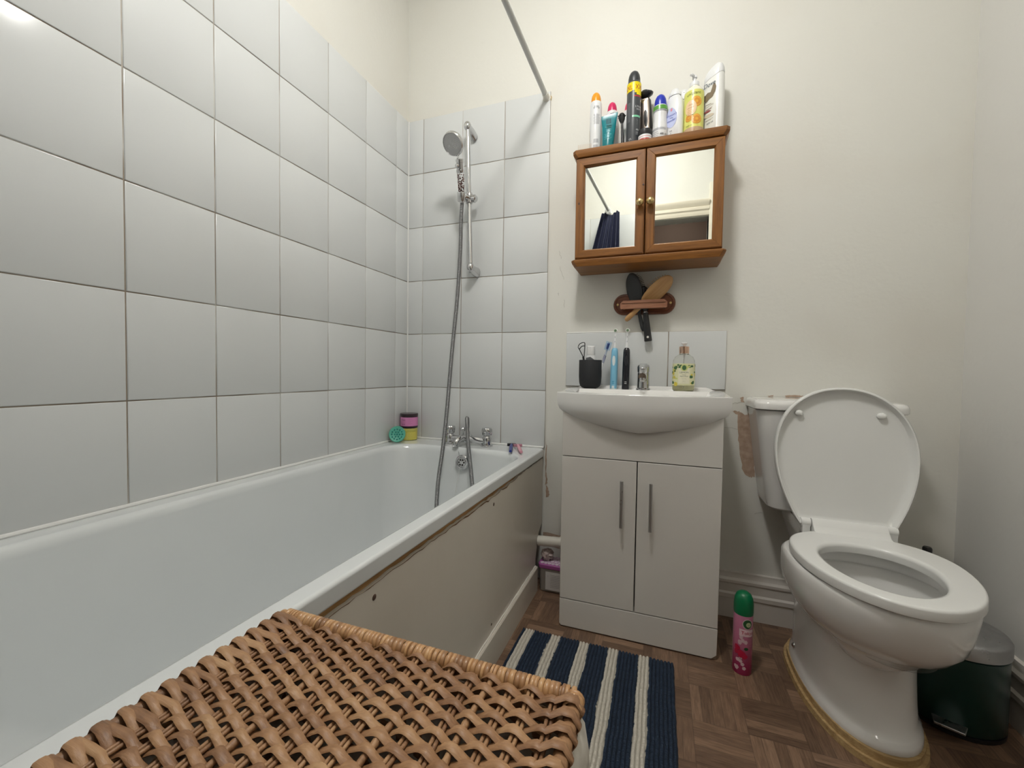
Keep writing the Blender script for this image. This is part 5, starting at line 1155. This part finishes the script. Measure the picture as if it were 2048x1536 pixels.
# raised lid
LXc, LH, LW = 1.681, 0.412, 0.1775
def lid_ring(g, d, N=64):
    """outline in lid space: s along the height from the hinge, x across, d towards the viewer"""
    P = []; y0 = 0.215
    wid = lambda y: 0.113+(LW-0.113)*sin(pi/2*max(0, min(1, y/y0)))**0.85-g
    for i in range(37):
        a = pi*i/36; P.append((LXc+(LW-g)*math.copysign(abs(cos(a))**(2/2.12), cos(a)), y0+(LH-y0-g)*abs(sin(a))**(2/2.12), d))
    for i in range(1, 13): y = g+(y0-g)*(1-i/12); P.append((LXc-wid(y), y, d))
    for i in range(1, 5): P.append((LXc-wid(g)*(1-i/2.5), g, d))
    for i in range(12): y = g+(y0-g)*i/12; P.append((LXc+wid(y), y, d))
    return P
def lidM(p):
    th = radians(7.3); x, s_, d = p
    return (x, -0.262+s_*sin(th)-d*cos(th), 0.4585+s_*cos(th)+d*sin(th)*0.0-d*sin(th)*(-1)*0)
m = MB()
rings = [lid_ring(0.010, -0.016), lid_ring(0.003, -0.014), lid_ring(0.0, -0.004), lid_ring(0.0, 0.010), lid_ring(0.0025, 0.0125), lid_ring(0.006, 0.012), lid_ring(0.0085, 0.006), lid_ring(0.0125, -0.004), lid_ring(0.024, -0.008), lid_ring(0.06, -0.0095)]
m.loft([[lidM(p) for p in r_] for r_ in rings]); ld = obj('lid', m, M_seat, to, smooth=50, wn=True)
for x_, s_ in ((1.571, 0.330), (1.778, 0.330)):
    m = MB(); c = lidM((x_, s_, -0.006)); m.M = T(*c) @ R(90-7, 'X'); m.lathe([(0.0095, -0.002), (0.0095, 0.004), (0.0085, 0.0085), (0.005, 0.011), (0.0005, 0.0115)], 20, sx=1.15); obj('buffer', m, plas((0.84, 0.84, 0.82), 0.2), ld, smooth=60)
for x_, y_ in ((1.571, -0.255),):
    m = MB(); m.M = T(x_, y_, 0.075) @ R(-70, 'Y') @ R(20, 'X'); m.lathe([(0.008, -0.004), (0.008, 0.002), (0.005, 0.006), (0.0005, 0.0075)], 18); obj('fixing_screw', m, M_chrome, to)

# ------------------------------------------------------------------ pedal bin and brush
bn = thing('pedal_bin', 'small dark green pedal bin with a steel lid between the toilet and the wall', 'bin', (1.918, -0.292, 0))
r = 0.104
m = MB(); m.M = T(1.918, -0.292, 0); m.lathe([(r*0.97, 0.012), (r, 0.016), (r, 0.192), (r*1.01, 0.196), (r*1.01, 0.200), (r*0.98, 0.202)], 48); obj('body', m, simple('dark green enamel', (0.004, 0.035, 0.028), 0.35), bn, smooth=50)
m = MB(); m.M = T(1.918, -0.292, 0); m.lathe([(r*0.98, 0), (r*1.0, 0.002), (r*1.0, 0.011), (r*0.96, 0.0118)], 48); obj('base', m, M_black, bn)
m = MB(); m.M = T(1.918, -0.292, 0); m.lathe([(r*1.01, 0.2035), (r*1.03, 0.205), (r*1.03, 0.234), (r*1.0, 0.2395), (r*0.90, 0.243), (r*0.5, 0.248), (0.001, 0.249)], 48); obj('lid', m, M_steel, bn, smooth=50)
m = MB(); m.M = T(1.918, -0.292, 0) @ R(-26, 'Z'); m.prism([(-0.032, -0.100), (0.032, -0.100), (0.027, -0.134), (-0.027, -0.134)], 0.030, 0.036, ax='z'); m.box(-0.010, 0.010, -0.105, -0.095, 0.012, 0.034, 1)
obj('pedal', m, [M_steel, M_black], bn, bevel=0.0015)
br = thing('toilet_brush', 'black-handled toilet brush, only its tip showing behind the toilet seat', 'toilet brush', (1.948, -0.108, 0))
m = MB(); m.lathe([(0.042, 0), (0.045, 0.003), (0.045, 0.11), (0.038, 0.115), (0.012, 0.118)], 30); obj('holder', m, M_black, br, local=True)
m = MB(); m.lathe([(0.007, 0.118), (0.007, 0.30), (0.0105, 0.31), (0.0115, 0.378), (0.009, 0.382)], 20); obj('handle', m, M_black, br, local=True)

# ------------------------------------------------------------------ wicker hamper
hm = thing('laundry_hamper', 'wicker laundry hamper with a woven cane lid beside the bath', 'laundry hamper', (0.915, -1.515, 0))
HX0, HX1, HY0, HY1, HZ = 0.7255, 1.1005, -1.700, -1.329, 0.590
t = NT('cane')
rnd_is = t.n('ShaderNodeNewGeometry').outputs['Random Per Island']
nz = t.noise(26, 4); fib = t.noise(4, 4, t.mapping((9, 130, 90)))
tn = t.math('ADD', t.math('MULTIPLY', rnd_is, 0.30), t.math('ADD', t.math('MULTIPLY', nz, 0.55), t.math('MULTIPLY', fib, 0.35)))
cc = t.ramp(tn, (0.30, (0.12, 0.055, 0.025)), (0.50, (0.26, 0.130, 0.060)), (0.68, (0.37, 0.200, 0.095)), (0.92, (0.48, 0.295, 0.15)))
M_cane = t.p(Base_Color=cc, Roughness=0.5, Coat_Weight=0.12, Coat_Roughness=0.35); t.bump(fib, 0.5, 0.001)
t = NT('binding cane'); rnd_is = t.n('ShaderNodeNewGeometry').outputs['Random Per Island']
tn = t.math('ADD', t.math('MULTIPLY', rnd_is, 0.45), t.math('MULTIPLY', t.noise(30, 4), 0.6))
M_bind = t.p(Base_Color=t.ramp(tn, (0.25, (0.24, 0.115, 0.048)), (0.5, (0.44, 0.235, 0.10)), (0.85, (0.62, 0.37, 0.17))), Roughness=0.35, Coat_Weight=0.4, Coat_Roughness=0.25)
lid = MB(); rnd = random.Random(101)
# spokes: twin canes running front to back, some single with nodes
NSP = 16; sxs = []
for i in range(NSP):
    x = HX0+0.030+(HX1-HX0-0.052)*i/(NSP-1)+rnd.uniform(-0.002, 0.002); sxs.append(x)
    single = i in (4, 9, 12)
    for o_ in ((0,) if single else (-0.0022, 0.0022)):
        pts = []; rr = []; k = 0; y = HY0+0.006
        while y < HY1-0.004:
            pts.append((x+o_+0.001*sin(y*50+i), y, HZ+0.0006*sin(y*90+i*2))); rr.append((0.0030 if single else 0.0019)*(1.25 if single and k % 6 == 0 else 1)); y += 0.007; k += 1
        lid.tube(pts, rr, 7)
# weavers: flat cane over one under one, in opposed pairs that close up at the ends
PY = 0.01715; ROWS = int((HY1-HY0-0.020)/PY)
for rw in range(ROWS):
    yc = HY1-0.0175-PY*rw
    for sgn in (1, -1):
        par = 0 if sgn > 0 else 1
        pts = []; rr = []; yj = rnd.uniform(-0.0008, 0.0008); wid = rnd.uniform(0.0042, 0.0054); eo = 0.0015*par
        def yy(x):
            kl = min(1, max(0, (x-HX0-0.010)/0.020)); kr = min(1, max(0, (HX1-0.008-x)/0.042)); k = min(kl, kr)
            return yc+sgn*(PY/4)*(0.35+0.65*k)+yj
        X = HX0; zt_ = HZ
        pts += [(HX0+0.010, yc+sgn*0.0014, HZ-0.013), (HX0+0.001, yc+sgn*0.0014, HZ-0.0110-eo), (HX0-0.0045-eo, yc+sgn*0.0014, HZ-0.001), (HX0+0.001, yc+sgn*0.0015, HZ+0.0075+eo), (HX0+0.010, yc+sgn*0.0020, HZ+0.0072+eo), (HX0+0.018, yc+sgn*0.0032, HZ+0.0060)]
        for i, x in enumerate(sxs):
            up = 1 if (i+par) % 2 == 0 else -1
            amp = (0.0046 if i not in (0, NSP-1) else 0.0042)*up
            nxt = sxs[i+1] if i+1 < NSP else HX1-0.012
            for q_, f_ in ((0, 1.0), (0.15, 0.90), (0.32, 0.50), (0.5, 0.0), (0.68, -0.50), (0.85, -0.90)):
                if i == NSP-1 and q_ > 0.3: break
                xx = x+(nxt-x)*q_; pts.append((xx, yy(xx)+rnd.uniform(-.0002, .0002)-0.0016*sin(pi*q_)*up, HZ+amp*f_))
        pts += [(HX1-0.010, yc+sgn*0.0018, HZ+0.0076+eo), (HX1-0.001, yc+sgn*0.0015, HZ+0.0075+eo), (HX1+0.0045+eo, yc+sgn*0.0014, HZ-0.001), (HX1-0.001, yc+sgn*0.0014, HZ-0.0110-eo), (HX1-0.010, yc+sgn*0.0014, HZ-0.013)]
        # flat strip section
        P = [Vector(p) for p in pts]; rings = []
        for i in range(len(P)):
            tg = (P[min(i+1, len(P)-1)]-P[max(i-1, 0)]).normalized(); side = Vector((0, 1, 0)); side = (side-side.dot(tg)*tg).normalized(); nrm_ = tg.cross(side)
            w_ = wid*(0.92+0.08*sin(i*0.9+rw)); th_ = 0.0013
            rings.append([tuple(P[i]+side*(w_*a)+nrm_*(th_*b)) for a, b in ((-1, 0), (-0.72, 0.85), (0, 1.15), (0.72, 0.85), (1, 0), (0.72, -0.8), (-0.72, -0.8))])
        lid.loft(rings)
lidm = obj('woven_lid', lid, M_cane, hm, smooth=55)
# rim rods and binding
m = MB()
m.tube([(HX0+0.003, HY0+0.004, HZ-0.001), (HX0+0.003, HY1-0.006, HZ-0.001)], 0.0070, 14); m.tube([(HX1-0.003, HY0+0.004, HZ-0.001), (HX1-0.003, HY1-0.006, HZ-0.001)], 0.0070, 14)
m.tube([(HX0+0.002, HY1-0.006, HZ-0.001), (HX1-0.002, HY1-0.006, HZ-0.001)], 0.0070, 14); m.tube([(HX0+0.002, HY0+0.006, HZ-0.001), (HX1-0.002, HY0+0.006, HZ-0.001)], 0.0070, 14)
obj('rim_rods', m, M_cane, lidm, smooth=60)
m = MB(); m2 = MB(); x = HX0+0.004
while x < HX1-0.004:
    w_ = rnd.uniform(0.0040, 0.0062); tl = rnd.uniform(-0.0012, 0.0012)
    for ye, mm in ((HY1-0.006, m), (HY0+0.006, m2)):
        rings = []
        for k in range(18):
            a = 2*pi*k/18; cx_ = x+w_/2+tl*sin(a); rings.append([(cx_+dx, ye+(0.0080+dr)*cos(a), HZ-0.001+(0.0080+dr)*sin(a)) for dx, dr in ((-w_/2, 0.0), (-w_*0.3, 0.0016), (w_*0.3, 0.0016), (w_/2, 0.0), (0, -0.0008))])
        mm.loft(rings, loop=True)
    x += w_*0.98
# corner bindings
for cx_, cy_ in ((HX0+0.004, HY1-0.008), (HX1-0.004, HY1-0.008)):
    for k in range(4):
        yk = cy_-0.001-0.0042*k
        rings = []
        for q_ in range(16):
            a = 2*pi*q_/16; rings.append([(cx_+(0.0082+dr)*cos(a), yk+dy+0.001*sin(a), HZ-0.001+(0.0082+dr)*sin(a)) for dy, dr in ((-0.0022, 0), (-0.0014, 0.0014), (0.0014, 0.0014), (0.0022, 0), (0, -0.0006))])
        m.loft(rings, loop=True)
obj('rim_binding', m, M_bind, lidm, smooth=60); obj('rim_binding', m2, M_bind, lidm, smooth=60)
# body: stakes and rounds of cane
BX0, BX1, BYa, BYb = HX0+0.006, HX1-0.004, HY0+0.004, HY1-0.008
def around(u_):
    Lx, Ly = BX1-BX0, BYb-BYa; s_ = u_ % (2*(Lx+Ly))
    if s_ < Lx: return (BX0+s_, BYa, 0, -1)
    s_ -= Lx
    if s_ < Ly: return (BX1, BYa+s_, 1, 0)
    s_ -= Ly
    if s_ < Lx: return (BX1-s_, BYb, 0, 1)
    s_ -= Lx; return (BX0, BYb-s_, -1, 0)
PER = 2*((BX1-BX0)+(BYb-BYa)); NST = 64
m = MB()
for k in range(NST): x, y, a, b = around(PER*(k+0.5)/NST); m.tube([(x, y, 0.001), (x, y, 0.565)], 0.0026, 6)
z = 0.006; rw = 0
while z < 0.560:
    pts = []
    for k in range(NST*4):
        x, y, a, b = around(PER*(k/4+0.5)/NST); d = 0.0042*cos(pi*(k/4+rw)); pts.append((x+a*d, y+b*d, z))
    m.tube(pts, 0.0052, 6, flat=(1.0, 0.35), loop=True); z += 0.0108; rw += 1
obj('woven_body', m, M_cane, hm, smooth=60)
m = MB()
ring_ = [(around(PER*k/96)) for k in range(96)]
m.tube([(x+a*0.001, y+b*0.001, 0.566) for x, y, a, b in ring_], 0.0075, 10, loop=True); obj('body_rim', m, M_bind, hm, smooth=60)
m = MB(); rings = []
for z_, o_, wv_ in ((0.30, -0.006, 0), (0.45, -0.005, 0.001), (0.545, -0.004, 0.001), (0.572, -0.001, 0.002), (0.577, 0.006, 0.002), (0.570, 0.0105, 0.002), (0.545, 0.0125, 0.003), (0.520, 0.0115, 0.004), (0.519, 0.0100, 0.004)):
    rings.append([(x+a*(o_+wv_*sin(k*1.3+z_*40)), y+b*(o_+wv_*sin(k*1.3+z_*40)), z_+(0.004*sin(k*0.7) if z_ < 0.53 and o_ > 0 else 0)) for k, (x, y, a, b) in enumerate(ring_)])
m.loft(rings, cap0=False, cap1=False); obj('cotton_liner', m, simple('off-white cotton', (0.66, 0.62, 0.55), 0.9, bump=0.3, bscale=250), hm, smooth=60, label='off-white cotton liner folded over the rim')
